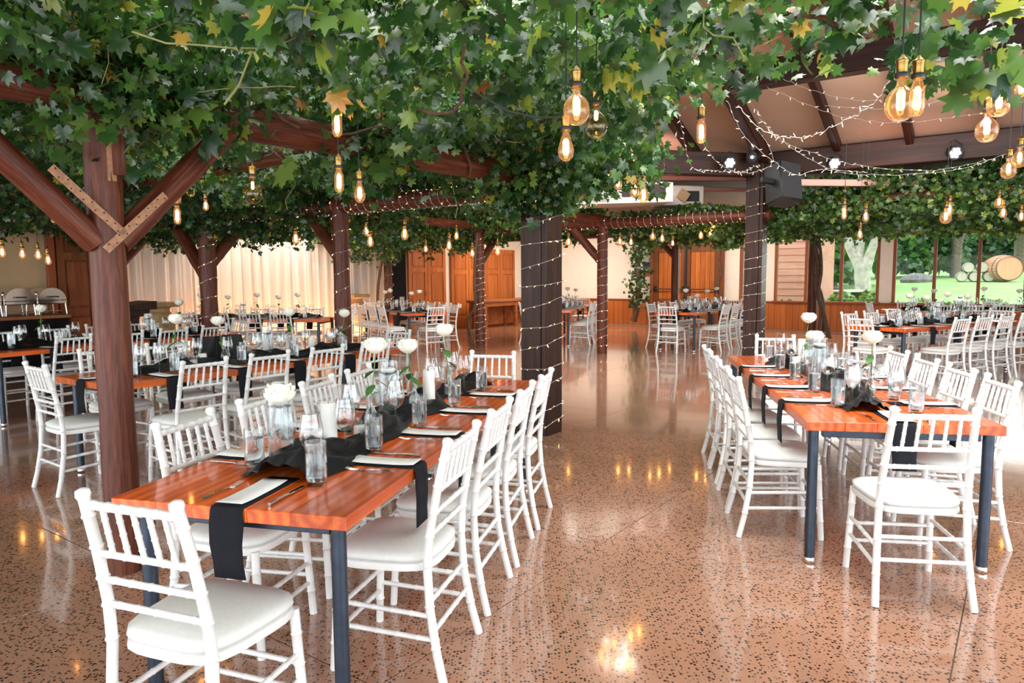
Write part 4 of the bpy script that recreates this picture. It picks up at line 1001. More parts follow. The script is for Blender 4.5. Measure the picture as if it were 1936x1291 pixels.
for k in range(6):
    v = cv0+.5+k*1.1
    area('curtain_floor_wash', H(ULEFT+.75, v, .12), H(ULEFT+.2, v, 1.6), .5, .06, 17, (1, .50, .24))
for k in range(3): area('curtain_top_wash', H(ULEFT+.85, cv0+1.2+k*2.0, 2.62), H(ULEFT+.25, cv0+1.2+k*2.0, 1.2), 1.6, .1, 26, (1, .86, .78))
def stand(name, base, parts, label, cat):
    r = tag(empty(name, base, HROT), label, cat)
    for nm, m, mat in parts: link(nm, m.mesh(nm, mat, 40), r)
    return r
lc = at_z(245, 640, .0); lc = H(-11.2, 5.35, 0)
stand('lectern', at_y(252, 600, 10.4)*1 - Vector((0, 0, at_y(252, 600, 10.4).z)), [
    ('reading_desk', MB().add([(-.27, -.22, 1.02), (.27, -.22, 1.02), (.27, .22, 1.02), (-.27, .22, 1.02), (-.27, -.22, 1.09), (.27, -.22, 1.09), (.27, .22, 1.14), (-.27, .22, 1.14)], [(3, 2, 1, 0), (4, 5, 6, 7), (0, 1, 5, 4), (1, 2, 6, 5), (2, 3, 7, 6), (3, 0, 4, 7)]), 'square_post'),
    ('under_tray', MB().box(-.18, .18, -.16, .16, .92, 1.02, .01), 'square_post'),
    ('column', MB().box(-.10, -.05, -.05, .05, .06, .94, .008).box(.05, .10, -.05, .05, .06, .94, .008), 'square_post'),
    ('foot', MB().box(-.24, .24, -.2, .2, 0, .06, .012), 'square_post')], 'dark wooden lectern with sloping desk before the curtain', 'lectern')
for px, Y, lb in ((301, 12.2, 'squat wooden pedestal beside the lectern'), (672, 16.6, 'wooden pedestal between curtain and vine trunks')):
    q = at_y(px, 600, Y); q.z = 0
    stand('pedestal', q, [('cap', MB().box(-.25, .25, -.25, .25, .98, 1.06, .012), 'pedestal_wood'), ('neck', MB().lathe([(.21, .86), (.17, .9), (.17, .95), (.22, .985)], 24), 'pedestal_wood'),
                          ('barrel_body', MB().lathe([(.19, .04), (.22, .2), (.235, .5), (.23, .72), (.20, .87)], 24), 'pedestal_wood'), ('base', MB().box(-.24, .24, -.24, .24, 0, .05, .01), 'pedestal_wood')], lb, 'pedestal')
# buffet counter along the tan wall
bu0, bu1, bv0, bv1 = -12.95, -12.2, 1.5, 5.0
bc = tag(empty('buffet_counter', H((bu0+bu1)/2, (bv0+bv1)/2, 0), HROT), 'long buffet counter with timber top and black skirt', 'counter')
link('counter_top', MB().box(-.40, .42, -1.75, 1.75, .86, .92, .01).mesh('counter_top', 'counter_wood'), bc)
link('skirt', MB().grid(lambda i, j: (.38+.012*math.sin(i*70), (i-.5)*3.44, .86*j), 120, 2).mesh('skirt', 'black_cloth'), bc)
link('carcass', MB().box(-.36, .34, -1.7, 1.7, 0, .86).mesh('carcass', 'black_cloth'), bc)
def chafing(v, lb):
    r = tag(empty('chafing_dish', H(-12.55, v, .921), (0, 0, -HYAW+PI/2)), lb, 'chafing dish', 'chafing dishes on the buffet'); r.scale = (.74, 1, .95)
    lid = MB(); n_ = 14
    lid.grid(lambda i, j: (.27*math.cos(PI*j), (i-.5)*.50, .235+.20*math.sin(PI*j)), 6, n_, True)
    for s in (-1, 1): lid.add([(.27*math.cos(PI*j/n_), s*.25, .235+.20*math.sin(PI*j/n_)) for j in range(n_+1)], [tuple(range(n_+1)) if s > 0 else tuple(range(n_, -1, -1))])
    link('roll_lid', lid.mesh('roll_lid', 'chrome', 50), r)
    link('pan', MB().box(-.275, .275, -.255, .255, .17, .235, .012).mesh('pan', 'chrome'), r)
    for sx in (-1, 1):
        for sy in (-1, 1): link('leg', MB().tube([(sx*.25, sy*.23, .18), (sx*.265, sy*.24, 0)], .014, 8).mesh('leg', 'chrome', 50), r)
    link('burner_shelf', MB().box(-.2, .2, -.18, .18, .05, .06, .003).mesh('burner_shelf', 'chrome'), r)
    link('lid_handle', MB().tube([(-.1, -.25, .28), (-.1, -.30, .29), (.1, -.30, .29), (.1, -.25, .28)], .009, 6).mesh('lid_handle', 'black_plastic'), r)
chafing(4.80, 'roll-top chafing dish at the door end of the buffet'); chafing(4.36, 'middle roll-top chafing dish between two others on buffet'); chafing(3.92, 'roll-top chafing dish furthest from the brown door'); 
for v, lb in ((4.58, 'upright serving spoon between two chafing dishes near the door'), (4.14, 'upright serving spoon beside the middle chafing dish')):
    sp = tag(empty('serving_spoon', H(-12.3, v, .92), HROT), lb, 'spoon'); link('handle', MB().tube([(0, 0, 0), (.02, .01, .3)], .007, 6).mesh('handle', 'cutlery'), sp); link('bowl', MB().lathe([(.004, .28), (.02, .30), (.022, .33), (.01, .36)], 10).mesh('bowl', 'cutlery'), sp)
# long bench table before the folding doors
bt = tag(empty('bench_table', H(-12.35, 17.0, 0), HROT), 'long red-brown wooden bench against the folding panel doors', 'bench')
link('bench_top', MB().box(-.25, .30, -1.75, 1.75, .72, .79, .012).mesh('bench_top', 'counter_wood'), bt)
link('apron', MB().box(.2, .24, -1.6, 1.6, .60, .72, .006).mesh('apron', 'counter_wood'), bt)
for y in (-1.5, -.05, 1.5):
    for x in (-.18, .22): link('leg', MB().box(x-.045, x+.045, y-.05, y+.05, 0, .72, .008).mesh('leg', 'bench_wood'), bt)
link('back_panel', MB().box(-.22, -.18, -1.65, 1.65, .05, .72).mesh('back_panel', 'bench_wood'), bt)

# ------------------------------------------------------------------ loudspeaker, stage lights, air conditioners
spk = tag(empty('loudspeaker', at_y(1482, 348, 10.9)), 'black loudspeaker hung on the square post under the eaves', 'speaker')
spk.rotation_euler = (-.25, .12, .35)
link('cabinet', MB().box(-.2, .2, -.16, .2, -.30, .30, .02).mesh('cabinet', 'black_plastic'), spk)
link('front_grille', MB().box(-.18, .18, -.175, -.16, -.28, .28, .006).mesh('front_grille', 'grille'), spk)
link('bracket', MB().box(-.42, -.2, -.03, .03, -.04, .04, .005).mesh('bracket', 'black_plastic'), spk)
def par(px, py, Y, lb, aim=(0, -1, -.35), r=.085, lit=True):
    p = at_v(px, py, 11.60) if px > 1500 else at_y(px, py, Y); e = tag(empty('stage_light', p), lb, 'stage light', 'stage lights on the eaves beam'); e.rotation_euler = Vector(aim).to_track_quat('Z', 'Y').to_euler()
    link('housing', MB().lathe([(r*.6, -.14), (r*.95, -.10), (r*1.15, 0), (r*1.15, .012), (r*1.02, .012), (r*1.02, -.005), (.001, -.006)], 18).mesh('housing', 'black_plastic', 50), e)
    lens = MB().lathe([(r*.27, 0), (r*.25, .012), (r*.12, .02)], 10).mesh('lens', 'stage_led', 50)
    for k in range(7 if lit else 1):
        a = k*PI/3; q = (0, 0, 0) if k == 6 or not lit else (r*.62*math.cos(a), r*.62*math.sin(a), 0); link('lens', lens, e, q)
    link('yoke', MB().tube([(-r*1.25, 0, -.05), (-r*1.25, r*1.2, -.07), (0, r*1.9, -.08), (r*1.25, r*1.2, -.07), (r*1.25, 0, -.05)], .007, 6).mesh('yoke', 'black_plastic'), e)
par(1380, 308, 11.16, 'glowing white stage light left of the speaker post'); par(1578, 309, 9.9, 'glowing white stage light right of the loudspeaker')
par(1806, 289, 8.6, 'glowing white stage light at window end of the eaves beam'); par(1422, 297, 11.26, 'stage light turned aside above the speaker post', (-.8, -.6, -.2), .085, False)
ac = tag(empty('air_conditioner', at_y(1160, 366, 12.4), (0, 0, .12)), 'large white ducted air conditioner hung below the roof', 'air conditioner')
link('body', MB().add([(-.85, -.3, -.22), (.95, -.3, -.16), (.95, .5, -.16), (-.85, .5, -.22), (-.85, -.3, .24), (.95, -.3, .16), (.95, .5, .16), (-.85, .5, .24)], [(3, 2, 1, 0), (4, 5, 6, 7), (0, 1, 5, 4), (1, 2, 6, 5), (2, 3, 7, 6), (3, 0, 4, 7)]).mesh('body', 'white_metal'), ac)
link('grille_frame', MB().box(-.80, -.22, -.36, -.29, -.14, .20, .02).mesh('grille_frame', 'white_metal'), ac)
link('grille', MB().box(-.72, -.30, -.365, -.35, -.08, .14, .004).mesh('grille', 'louvre_dark'), ac)
for x in (.06, .52): link('vent', MB().box(x, x+.3, -.31, -.295, -.09, .13, .004).mesh('vent', 'grille'), ac)
ac2 = tag(empty('air_conditioner', at_y(1283, 374, 13.5), (0, 0, .12)), 'smaller white air conditioner box with a hanging tag', 'air conditioner')
link('body', MB().box(-.40, .40, -.25, .4, -.16, .20, .02).mesh('body', 'white_metal'), ac2)
link('vent', MB().box(.02, .3, -.262, -.245, -.09, .1, .004).mesh('vent', 'grille'), ac2)
link('hanging_tag', MB().box(-.12, .08, -.30, -.285, -.1, .1, .004, Matrix.Rotation(.6, 4, 'Y')).mesh('hanging_tag', 'wall_tan'), ac2)

# ------------------------------------------------------------------ pendant bulbs
def bulb_proto(kind):
    e = {}
    if kind == 'G': prof = [(.013, .0), (.0145, -.018), (.0185, -.027), (.034, -.040), (.0455, -.060), (.0485, -.082), (.0455, -.103), (.034, -.122), (.018, -.132), (.001, -.135)]; fil = (-.035, -.098, .011)
    elif kind == 'P': prof = [(.012, 0), (.015, -.015), (.022, -.035), (.030, -.062), (.032, -.08), (.027, -.10), (.014, -.113), (.001, -.117)]; fil = (-.03, -.09, .010)
    else: prof = [(.012, 0), (.016, -.012), (.0225, -.03), (.023, -.09), (.020, -.106), (.010, -.115), (.001, -.117)]; fil = (-.025, -.095, .009)
    e['glass'] = MB().lathe(prof, 18, cap=False).mesh('bulb_glass', 'bulb_glass_lit', 80); e['clear'] = MB().lathe(prof, 18, cap=False).mesh('bulb_glass', 'bulb_glass', 80)
    f = MB(); a, b_, r = fil
    for k in range(8):
        th = 2*PI*k/8; f.tube([(r*.5*math.cos(th), r*.5*math.sin(th), a), (r*math.cos(th), r*math.sin(th), a-.01), (r*math.cos(th), r*math.sin(th), b_+.008), (r*.6*math.cos(th), r*.6*math.sin(th), b_)], .0022, 5)
    e['fil'] = f.mesh('filament', 'filament', 60)
    return e
BP = {k: bulb_proto(k) for k in 'GPE'}
soc = MB().lathe([(.004, .075), (.009, .066), (.020, .056), (.0205, .05), (.018, .046), (.018, .012), (.022, .008), (.022, -.002), (.013, -.004)], 14).mesh('socket', 'brass', 40)
ring = MB().lathe([(.0215, .0), (.023, .004), (.023, .012), (.0215, .016)], 14).mesh('socket_ring', 'black_plastic', 40)
HALF = {'G': .067, 'P': .06, 'E': .06}; DIA = {'G': .095, 'P': .064, 'E': .046}; KIND = {'G': 'round globe', 'P': 'pear-shaped', 'E': 'tubular'}
def pendant(px, py, d, kind, where, Y=None, group=None, lit=True, top=None):
    if Y is None: Y = DIA[kind]*FPX/d; s = 1.
    else: s = min(1.5, max(.8, d*Y/FPX/DIA[kind]))
    p = at_y(px, py, Y); zt = p.z+HALF[kind]*s
    r = tag(empty('pendant_bulb', (p.x, p.y, zt)), '%s %s bulb on cord %s' % ('glowing' if lit else 'dim', KIND[kind], where), 'light bulb', group); r.scale = (s, s, s)
    ct = top if top is not None else (2.62 if p.z < 2.5 else 3.3); L = max(.12, (ct-zt)/s)
    link('cord', MB().tube([(0, 0, .07), (0, 0, L)], .0028, 6).mesh('cord', 'cord'), r); so = link('socket', soc, r); link('socket_ring', ring, so)
    bg_ = link('bulb_glass', BP[kind]['glass' if lit else 'clear'], r, (0, 0, -.002))
    if lit: link('filament', BP[kind]['fil'], r, (0, 0, -.002))
    else: link('filament', BP[kind]['fil'], r, (0, 0, -.002), (0, 0, 0), (.6, .6, .6))
near_g = [(1090, 200, 48, 'G', 'beside the aisle in the near leaves', None), (1703, 188, 54, 'G', 'in front of the tan ceiling, biggest glow', None), (1127, 230, 42, 'G', 'behind another globe near the square post', None),
          (1734, 185, 26, 'E', 'just behind the biggest globe', None), (1070, 277, 30, 'P', 'beside the top of the square post', None), (1889, 190, 40, 'G', 'orange, above a second globe at the tan ceiling', None),
          (1866, 240, 38, 'G', 'below an orange globe at the tan ceiling', None), (1907, 318, 26, 'G', 'low before the window-end eaves beam', None), (1928, 297, 26, 'G', 'beside a low globe at the window-end eaves beam', None),
          (1931, 163, 22, 'P', 'half hid by a leaf at the ceiling edge', None), (1326, 249, 17, 'E', 'hanging from leaves before the pink ceiling', None), (637, 234, 19, 'E', 'at the log beam over the front table', None),
          (478, 360, 34, 'G', 'in leaves right of the braced post', None), (641, 342, 17, 'E', 'just below the thick log beam', None), (680, 364, 21, 'P', 'at the start of the light-wound beam', None),
          (86, 369, 18, 'G', 'in leaves left of the braced post', 6.5)]
for a in near_g: pendant(*a[:5], Y=a[5], group='pendant bulbs over the front tables', lit=a[0] not in (478, 1127))
for px, py, d, k in ((1142, 314, 16, 'P'), (1149, 333, 16, 'G'), (1165, 306, 15, 'G'), (1197, 295, 16, 'P'), (1168, 343, 17, 'P'), (1200, 357, 18, 'P'), (1217, 367, 20, 'P')):
    pendant(px, py, d, k, 'in the cluster before the white air conditioner', 7.2, 'bulb cluster by the square post', top=3.6)
for px, py, d, k in ((335, 367, 13, 'E'), (360, 352, 16, 'E'), (389, 388, 11, 'P'), (335, 407, 13, 'E')):
    pendant(px, py, d, k, 'in dark leaves right of the braced post', 6.2, 'bulbs by the braced post')
for px, py, d, k in ((42, 479, 11, 'P'), (72, 481, 11, 'P'), (91, 491, 11, 'P'), (4, 476, 12, 'P'), (101, 413, 9, 'P')):
    pendant(px, py, d, k, 'against the tan wall over the buffet', 8.8, 'bulbs over the buffet')
for px, py, d, k in ((602, 402, 12, 'E'), (613, 428, 12, 'P'), (559, 450, 13, 'P'), (694, 434, 15, 'P'), (765, 441, 15, 'P'), (700, 455, 13, 'P')):
    pendant(px, py, d, k, 'before the leaf mound near the sheer curtain', 9.2, 'bulbs near the curtain', top=2.5)
for px, py, d, k in ((805, 470, 8, 'P'), (849, 463, 11, 'P'), (893, 478, 9, 'P'), (941, 474, 10, 'P'), (863, 445, 9, 'P')):
    pendant(px, py, d, k, 'below leaves before the orange doors', 12.0, 'bulbs before the orange doors')
for px, py, d, k in ((1172, 456, 12, 'G'), (1193, 457, 8, 'P'), (1234, 446, 11, 'G'), (1252, 450, 9, 'P'), (1272, 459, 7, 'P'), (1325, 444, 9, 'P'), (1343, 439, 14, 'G'), (1350, 427, 9, 'P'), (1407, 432, 11, 'P'), (1411, 453, 8, 'P'), (1075, 456, 12, 'G')):
    pendant(px, py, d, k, 'in the leaf band before the double doors', 12.6, 'bulbs before the double doors')
for px, py, d, k in ((1596, 402, 11, 'E'), (1637, 408, 12, 'P'), (1788, 408, 20, 'G'), (1795, 396, 13, 'E'), (1889, 381, 16, 'G'), (1897, 401, 12, 'P'), (1931, 408, 11, 'P'), (1626, 442, 10, 'P')):
    pendant(px, py, d, k, 'in front of the leaf band over the windows', 9.4, 'bulbs over the windows', top=3.2)

# ------------------------------------------------------------------ fairy lights
def fairy(path, label, spacing=.11, group=None, lit=.3, r=.0022, led=.022):
    path = [Vector(p) for p in path]; o0 = path[0]
    e = tag(empty('fairy_light_string', o0), label, 'fairy lights', group)
    link('wire', MB().tube([p-o0 for p in path], r, 3, False).mesh('wire', 'wire'), e)
    A, B = MB(), MB(); acc = 0
    for a, b_ in zip(path, path[1:]):
        L = (b_-a).length; acc += L
        while acc >= spacing:
            acc -= spacing; p = a.lerp(b_, max(0, min(1, 1-acc/max(L, 1e-6))))-o0
            d = Vector((random.gauss(0, 1), random.gauss(0, 1), random.gauss(-.4, .8))).normalized()
            (B if random.random() < lit else A).tube([p, p+d*led*.6, p+d*led], [.0022, .003, .0018], 5)
    for nm, m, mt in (('led_tips', A, 'led'), ('bright_led_tips', B, 'led_on')):
        if m.v: o = link(nm, m.mesh(nm, mt), e); o['kind'] = 'stuff'
    return e
def helix_square(u, v, s, z0, z1, pitch):
    pts = []; per = 4*s; n = int((z1-z0)/pitch*16)
    for i in range(n+1):
        t = i/n; z = z0+(z1-z0)*t; q = (t*(z1-z0)/pitch) % 1*4; k = int(q); f = q-k; h = s/2+.012
        c = [(-h, -h), (h, -h), (h, h), (-h, h), (-h, -h)]; a, b_ = c[k], c[k+1]
        pts.append(H(u+a[0]+(b_[0]-a[0])*f, v+a[1]+(b_[1]-a[1])*f, z+.03*math.sin(t*40)))
    return pts
def helix(u, v, r, z0, z1, pitch, n=12):
    k = int((z1-z0)/pitch*n); return [H(u+(r+.008)*math.cos(2*PI*i/n), v+(r+.008)*math.sin(2*PI*i/n), z0+(z1-z0)*i/k+.015*math.sin(i*.9)) for i in range(k+1)]
def coil(u0, v0, u1, v1, z, r, pitch, n=10):
    L = math.hypot(u1-u0, v1-v0); k = int(L/pitch*n); ax = Vector((u1-u0, v1-v0)).normalized(); pts = []
    for i in range(k+1):
        t = i/k; a = 2*PI*i/n; off = (r+.008)*math.cos(a); pts.append(H(u0+(u1-u0)*t-ax.y*off, v0+(v1-v0)*t+ax.x*off, z+(r+.008)*math.sin(a)))
    return pts
fairy(helix_square(-3.67, 5.55, .28, .03, 2.5, .19), 'fairy light string spiralling up the massive square post', .105, r=.003, led=.03)
fairy(helix_square(-3.62, 11.8, .28, .05, 2.9, .21), 'fairy light string spiralling up the speaker post', .13, r=.003)
fairy(helix(-6.45, 11.81, .10, .02, 2.35, .16), 'fairy light string wound up the slim post left of doors', .14, r=.003)
fairy(helix(-9.21, 11.6, .10, .02, 2.3, .13), 'fairy light string wound up the post before the bench', .13, r=.003)
fairy(helix(-6.5, 5.6, .095, .02, 2.2, .22), 'fairy light string wound up the post beside mid-hall table', .12)
fairy(helix(-9.28, 5.6, .115, .02, 2.2, .24), 'fairy light string wound up the thick post before the curtain', .12)
fairy(helix(-12.55, 12.25, .12, .02, 2.2, .3), 'fairy light string wound up the vine trunks by the drape', .16, r=.003)
fairy(coil(-3.8, 5.6, -9.3, 5.6, 2.29, .095, .11), 'fairy light coil wrapped around the log beam towards the curtain', .12)
fairy(coil(-3.75, 11.8, -7.6, 11.8, 2.42, .095, .13), 'fairy light coil wrapped around the log beam by the speaker post', .15, r=.003)
fairy(coil(-6.6, 11.8, -12, 11.75, 2.42, .095, .3), 'fairy light coil along the far beam over the panel-door table', .15, r=.003)
def swag(pts, label, Ys, sp=.09):
    W = [at_y(x, y, Y) for (x, y), Y in zip(pts, Ys)]; Q = []
    for i in range(len(W)-1):
        p0, p1, p2, p3 = W[max(i-1, 0)], W[i], W[i+1], W[min(i+2, len(W)-1)]
        for k in range(10):
            t = k/10; Q.append(.5*((2*p1)+(p2-p0)*t+(2*p0-5*p1+4*p2-p3)*t*t+(3*p1-p0-3*p2+p3)*t**3)+Vector((random.gauss(0, .003), random.gauss(0, .003), random.gauss(0, .004))))
    Q.append(W[-1]); fairy(Q, label, sp, 'swags of fairy lights under the ceiling', lit=.12, led=.03, r=.0017)
swag([(1405, 165), (1450, 240), (1530, 300), (1600, 327), (1700, 330), (1820, 318), (1905, 290)], 'fairy light swag sagging lowest before the eaves beam', [5, 5.4, 5.8, 6.2, 6.4, 6.5, 6.6])
swag([(1375, 190), (1410, 260), (1470, 310), (1505, 330), (1540, 322), (1580, 322), (1640, 326)], 'fairy light swag dipping in front of the loudspeaker', [5.2, 5.4, 5.6, 5.8, 6, 6.1, 6.2])
swag([(1692, 135), (1650, 195), (1590, 232), (1535, 256), (1490, 258), (1440, 245), (1395, 200)], 'fairy light swag rising to the biggest globe bulb', [3.4, 3.6, 3.9, 4.2, 4.5, 4.8, 5])
swag([(1450, 165), (1520, 195), (1600, 222), (1700, 232), (1800, 222), (1870, 212)], 'thin fairy light swag across the tan ceiling', [6.5, 6.6, 6.6, 6.6, 6.6, 6.6], .13)
swag([(1560, 200), (1680, 205), (1780, 190), (1870, 160), (1936, 120)], 'faint fairy light swag rising under the tan ceiling', [6.8]*5, .14)
swag([(1480, 150), (1560, 178), (1660, 190), (1760, 165), (1880, 130)], 'upper faint fairy light swag under the tan ceiling', [7]*5, .14)
swag([(1282, 205), (1292, 260), (1310, 318), (1345, 322), (1400, 325), (1435, 312)], 'fairy light swag hanging before the pink ceiling', [5.2, 5.6, 6, 6.4, 7, 7.6])
swag([(1325, 262), (1350, 300), (1385, 323), (1430, 325), (1462, 300), (1430, 240)], 'fairy light swag looped beside the stage light', [5.4, 5.8, 6.2, 6.4, 6.6, 6.6])
swag([(1228, 190), (1200, 240), (1180, 280), (1160, 308)], 'straight double fairy string falling past the pink ceiling', [4.6, 5, 5.4, 5.8], .06)
swag([(1066, 404), (1100, 392), (1150, 372), (1190, 345), (1215, 300)], 'fairy string from the square post up past the air conditioner', [6.4, 6.6, 6.8, 7, 7.2], .07)
swag([(1430, 205), (1470, 262), (1540, 290), (1620, 312), (1760, 322), (1880, 300)], 'second long fairy light swag before the eaves beam', [5.6, 5.9, 6.2, 6.5, 6.7, 6.8])
# black cable looping through the near leaves
cb = [at_y(*q, 3.0) for q in ((852, 90), (856, 135), (900, 175), (960, 210), (1010, 222), (1070, 222))]
tag(link('power_cable', MB().tube([p-cb[0] for p in cb], .004, 6).mesh('power_cable', 'cord'), None, cb[0]), 'black power cable looping through the leaves to a globe bulb', 'cable')

# ------------------------------------------------------------------ the garden outside the windows
GZ0, GS = -.06, .028
def gz(v): return GZ0+GS*max(0, v-20)
def gpt(x, y, v=None, up=0.):
    """point on the rising lawn seen at a pixel, or the column point at depth v"""
    r = ray(x, y); vv = r.dot(DV)
    if v is None: t = (GZ0-GS*20-CAMH)/(r.z-GS*vv)
    else: t = v/vv
    p = CAMO+r*t; return Vector((p.x, p.y, gz(p.dot(DV))+up))
lm = MB().add([tuple(H(a, b_, gz(b_))) for a, b_ in ((-40, 19.2), (60, 19.2), (60, 95), (-40, 95))], [(0, 1, 2, 3)]); 
struct(link('garden_lawn', lm.mesh('garden_lawn', 'lawn', 0)), 'bright green lawn outside the windows', 'lawn')
pm_ = MB().add([tuple(H(a, b_, gz(b_)+.015)) for a, b_ in ((-8, 27), (40, 27), (40, 29.3), (-8, 29.3))], [(0, 1, 2, 3)]); struct(link('garden_path', pm_.mesh('garden_path', 'path', 0)), 'pale path crossing the lawn', 'path')
def barrel(p, heading, r, L, lb, mat='barrel_wood', group='oak barrels on the lawn', hoop='louvre_dark', n=18):
    e = tag(empty('oak_barrel' if r < .6 else 'wine_tank', p), lb, 'barrel' if r < .6 else 'tank', group); e.rotation_euler = (0, 0, heading)
    ns = 16 if r < .6 else 28
    for k in range(ns):
        a0, a1 = 2*PI*k/ns+.01, 2*PI*(k+1)/ns-.01; vs = []
        for i in range(7):
            x = -L/2+L*i/6; rr = r*(1-.14*(2*i/6-1)**2)
            vs += [(x, rr*math.cos(a0), r+rr*math.sin(a0)), (x, rr*math.cos(a1), r+rr*math.sin(a1))]
        link('stave', MB().add(vs, [(2*i, 2*i+2, 2*i+3, 2*i+1) for i in range(6)]).mesh('stave', mat), e)
    for s in (-1, 1):
        q = r*.84; link('head', MB().lathe([(q, 0), (q, .01), (.001, .012)], 24).mesh('head', mat), e, (s*(L/2-.03*r/.3), 0, r), (0, s*PI/2, 0))
    for x in (-.44, -.26, .26, .44):
        rr = r*(1-.14*(2*x)**2)+.006; link('hoop', MB().lathe([(rr, -.02*r/.3), (rr, .02*r/.3)], 24, cap=False).mesh('hoop', hoop), e, (x*L, 0, r), (0, PI/2, 0))
    return e
hd = math.atan2(-.9, -.45)
tank = barrel(gpt(1893, 533), hd+.25, 1.0*.5*49*gpt(1893, 533).y/FPX*1.03, 2.2, 'huge orange wine tank lying beside the barrels', 'tank_wood', None)
s46 = gpt(1830, 533).y/FPX; rb = 11.5*s46*.86; Lb = rb*2.7
for x, up, lb in ((1817, 0, 'bottom barrel at the free end of the stack'), (1841, 0, 'bottom barrel in the middle of the stack'), (1868, 0, 'bottom barrel next to the huge tank'), (1829, 1.72, 'upper barrel at the free end of the stack'), (1855, 1.72, 'upper barrel nearer the huge tank')):
    q = gpt(x, 533); q.z += up*rb; barrel(q, hd, rb, Lb, lb)
def tree(base, h, spread, n, lb, bark='dark_bark', r=.25, forks=3, tm=.5, smin=.25, smax=.45, zc=.55, face=.8):
    e = tag(empty('garden_tree', base), lb, 'tree'); P = []
    tk = MB()
    for k in range(forks):
        a = 2*PI*k/forks+random.random(); d = Vector((math.cos(a)*spread*.45, math.sin(a)*spread*.45, h*.8)); tk.tube([(0, 0, 0), (d.x*.05, d.y*.05, h*.22), (d.x*.45, d.y*.45, h*.5), tuple(d)], [r, r*.85, r*.5, r*.15], 8)
    link('trunk', tk.mesh('trunk', bark, 60), e)
    th = RNG.uniform(0, 2*PI, n); rr = spread*np.sqrt(RNG.random(n)); zz = h*(zc+(1-zc)*RNG.random(n)**.9)*(1-.25*(rr/spread)**2)
    P = np.stack([rr*np.cos(th), rr*np.sin(th), zz], 1); o = link('crown', leaf_mesh('crown', P, RNG.uniform(smin, smax, n), frames(n, -hv, face, .4), 2, tints(n, tm, 0)), e); o['kind'] = 'stuff'; return e
# hedge and trees beyond the lawn
def hedge(v, u0, u1, h, n, lb, tm):
    e = tag(empty('garden_hedge', H((u0+u1)/2, v, gz(v))), lb, 'hedge'); u = RNG.uniform(u0, u1, n); z = h*RNG.random(n)**.8*(.75+.25*lump(u, u*0, .35)); vv = v+RNG.normal(0, .8, n)
    P = uvz(u, vv, z+gz(v))-np.array(e.location); o = link('foliage', leaf_mesh('foliage', P, RNG.uniform(.25, .6, n), frames(n, -hv, .9, .4), 2, tints(n, tm, 0)), e); o['kind'] = 'stuff'
    link('inner_branches', MB().box(-(u1-u0)/2, (u1-u0)/2, .8, 1.6, 0, h*.9).mesh('inner_branches', 'dark_bark'), e, (0, 0, 0), HROT)
hedge(86, -10, 48, 10, 16000, 'tall dark hedge closing off the lawn', .30)
hedge(34, -14, -7.5, 4.5, 3500, 'green shrubbery beyond the narrow louvre window', .55)
tree(gpt(1735, 533, 62), 9, 3.2, 3500, 'dense ivy-clad tree at the lawn edge', tm=.38, zc=.05)
tree(gpt(1805, 533, 60), 11, 4.5, 2500, 'dark forked tree beside the barrel stack', r=.35, forks=4, tm=.5, zc=.5)
tree(gpt(1925, 533, 75), 12, 5, 3000, 'leafy tree behind the huge tank', r=.4, tm=.55, zc=.3)
tree(gpt(1520, 540, 40), 7, 3, 3000, 'bushy tree beyond the vine post', tm=.5, zc=.08); tree(gpt(1575, 540, 46), 8, 3.4, 3200, 'bushy tree beside the white-trunked tree', tm=.45, zc=.12)
tree(gpt(1660, 540, 58), 9, 3.4, 2600, 'rounded tree behind the pillar', tm=.42, zc=.1)
# white-trunked forked tree
wt = tag(empty('garden_tree', gpt(1630, 560, 30)), 'pale white-trunked forked tree outside the window', 'tree'); o0 = wt.location
def tp(x, y): r_ = ray(x, y); return CAMO+r_*(30/r_.dot(DV))-o0
kx = 30/FPX
for nm, pp, rad in (('trunk', [(1632, 575), (1632, 545), (1630, 520), (1632, 500)], [18, 16, 16, 17]), ('bough', [(1630, 510), (1618, 490), (1606, 465), (1598, 440), (1592, 400)], [13, 11, 10, 9, 8]),
                    ('bough', [(1630, 505), (1624, 480), (1627, 455), (1622, 400)], [12, 9, 9, 7]), ('bough', [(1636, 505), (1645, 480), (1654, 455), (1662, 400)], [13, 10, 8, 7])):
    link(nm, MB().tube([tp(*q) for q in pp], [q*kx*.8 for q in rad], 12).mesh(nm, 'pale_bark', 60), wt)
n = 1500; P = np.stack([RNG.normal(0, 2.2, n), RNG.normal(0, 2.0, n), RNG.uniform(3.8, 6.5, n)], 1); o = link('crown', leaf_mesh('crown', P, RNG.uniform(.12, .22, n), frames(n, -hv, .6, .5), 2, tints(n, .6, 0)), wt); o['kind'] = 'stuff'
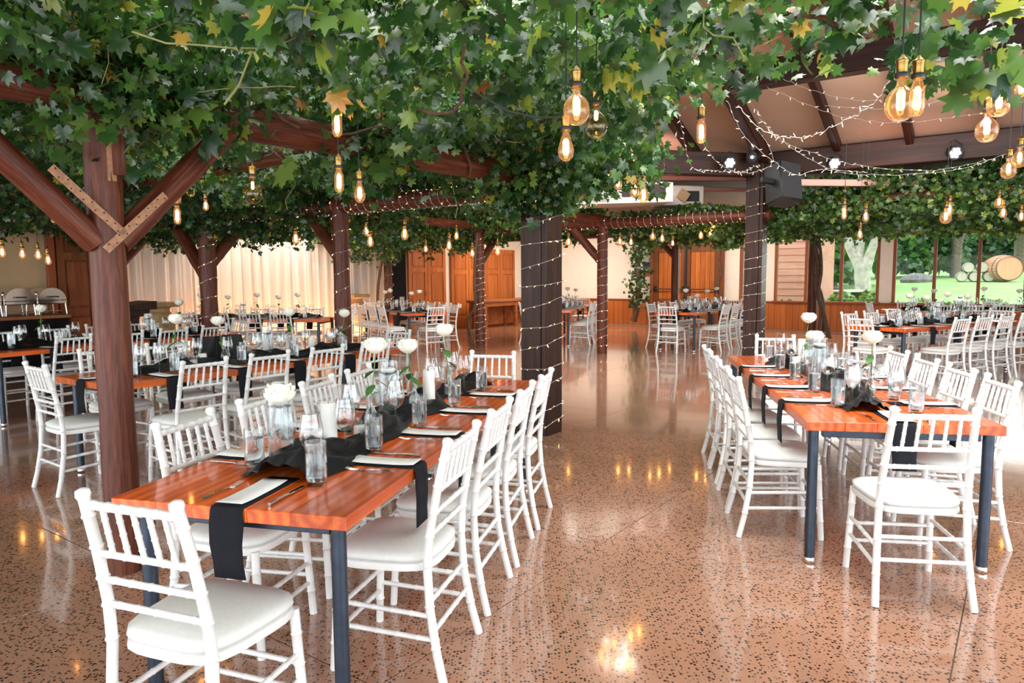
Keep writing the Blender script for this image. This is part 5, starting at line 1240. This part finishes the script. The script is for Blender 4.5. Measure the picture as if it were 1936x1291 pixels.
# plants under the windows
def shrub(px, v, h, r, n, lb, tm=.75):
    e = tag(empty('garden_shrub', gpt(px, 560, v)), lb, 'shrub'); th = RNG.uniform(0, 2*PI, n); rr = r*np.sqrt(RNG.random(n)); P = np.stack([rr*np.cos(th), rr*np.sin(th), h*RNG.random(n)*(1-.5*(rr/r)**2)], 1)
    o = link('foliage', leaf_mesh('foliage', P, RNG.uniform(.06, .13, n), frames(n, -hv, .5, -.2), 2, tints(n, tm, 0)), e); o['kind'] = 'stuff'
    link('stem', MB().tube([(0, 0, 0), (.02, 0, h*.6)], .012, 5).mesh('stem', 'green_stem'), e)
for px, v, h, r, n, lb in ((1648, 22.5, 1.05, .45, 700, 'pale green shrub at the foot of the white-trunked tree'), (1592, 23.5, .9, .6, 800, 'light feathery shrub left of the garden bench'), (1745, 21.5, .85, .6, 600, 'low pale plant outside the wide window'),
                           (1812, 21.3, .8, .6, 600, 'low pale plant below the barrels'), (1880, 21, .9, .5, 600, 'tall pale plant outside, below the huge tank'), (1490, 22, .7, .4, 400, 'dark low plant by the downpipe')): shrub(px, v, h, r, n, lb, .35 if 'dark' in lb else .78)
rk = tag(link('garden_rock', MB().lathe([(.9, 0), (1.0, .25), (.8, .55), (.4, .75), (.01, .8)], 9).mesh('garden_rock', 'rock', 20), None, gpt(1733, 534), (0, 0, .4), (1.3, .8, .75)), 'grey boulder lying at the lawn edge', 'rock')
# outbuilding with weatherboards and a downpipe
ob = tag(empty('outbuilding', H(-6.6, 22.2, 0), HROT), 'reddish weatherboarded outbuilding with white corner and downpipe', 'building')
link('wall', MB().box(-3, 1.42, 0, 3, 0, 3).mesh('wall', 'siding'), ob)
for k in range(14): link('weatherboard', MB().add([(-3, -.03, .02+k*.2), (1.42, -.03, .02+k*.2), (1.42, -.01, .215+k*.2), (-3, -.01, .215+k*.2), (-3, .0, .02+k*.2), (1.42, .0, .02+k*.2)], [(0, 1, 2, 3), (4, 5, 1, 0)]).mesh('weatherboard', 'siding', 0), ob)
link('corner_board', MB().box(1.34, 1.46, -.05, .1, 0, 3, .005).mesh('corner_board', 'paper'), ob)
link('downpipe', MB().tube([(1.6, -.06, 0), (1.6, -.06, 3)], .05, 10).mesh('downpipe', 'downpipe', 50), ob)
# bench table with a half barrel by the white tree
gb = tag(empty('garden_table', gpt(1610, 565, 27), (0, 0, .3)), 'weathered wooden table outside by the white-trunked tree', 'table')
link('table_top', MB().box(-.8, .5, -.4, .4, .68, .75, .01).mesh('table_top', 'barrel_wood'), gb)
for x in (-.6, .3): link('leg', MB().box(x-.08, x+.08, -.3, .3, 0, .68, .01).mesh('leg', 'dark_bark'), gb)
q = gpt(1572, 565, 27.5)
e = tag(empty('barrel_planter', q), 'dark upright barrel beside the garden table', 'barrel')
link('staves', MB().lathe([(.3, 0), (.36, .3), (.37, .5), (.32, .85), (.28, .85), (.30, .6)], 16).mesh('staves', 'dark_bark', 30), e)
for z in (.12, .32, .55, .75): link('hoop', MB().lathe([(.375, z), (.375, z+.05)], 16, cap=False).mesh('hoop', 'louvre_dark'), e)
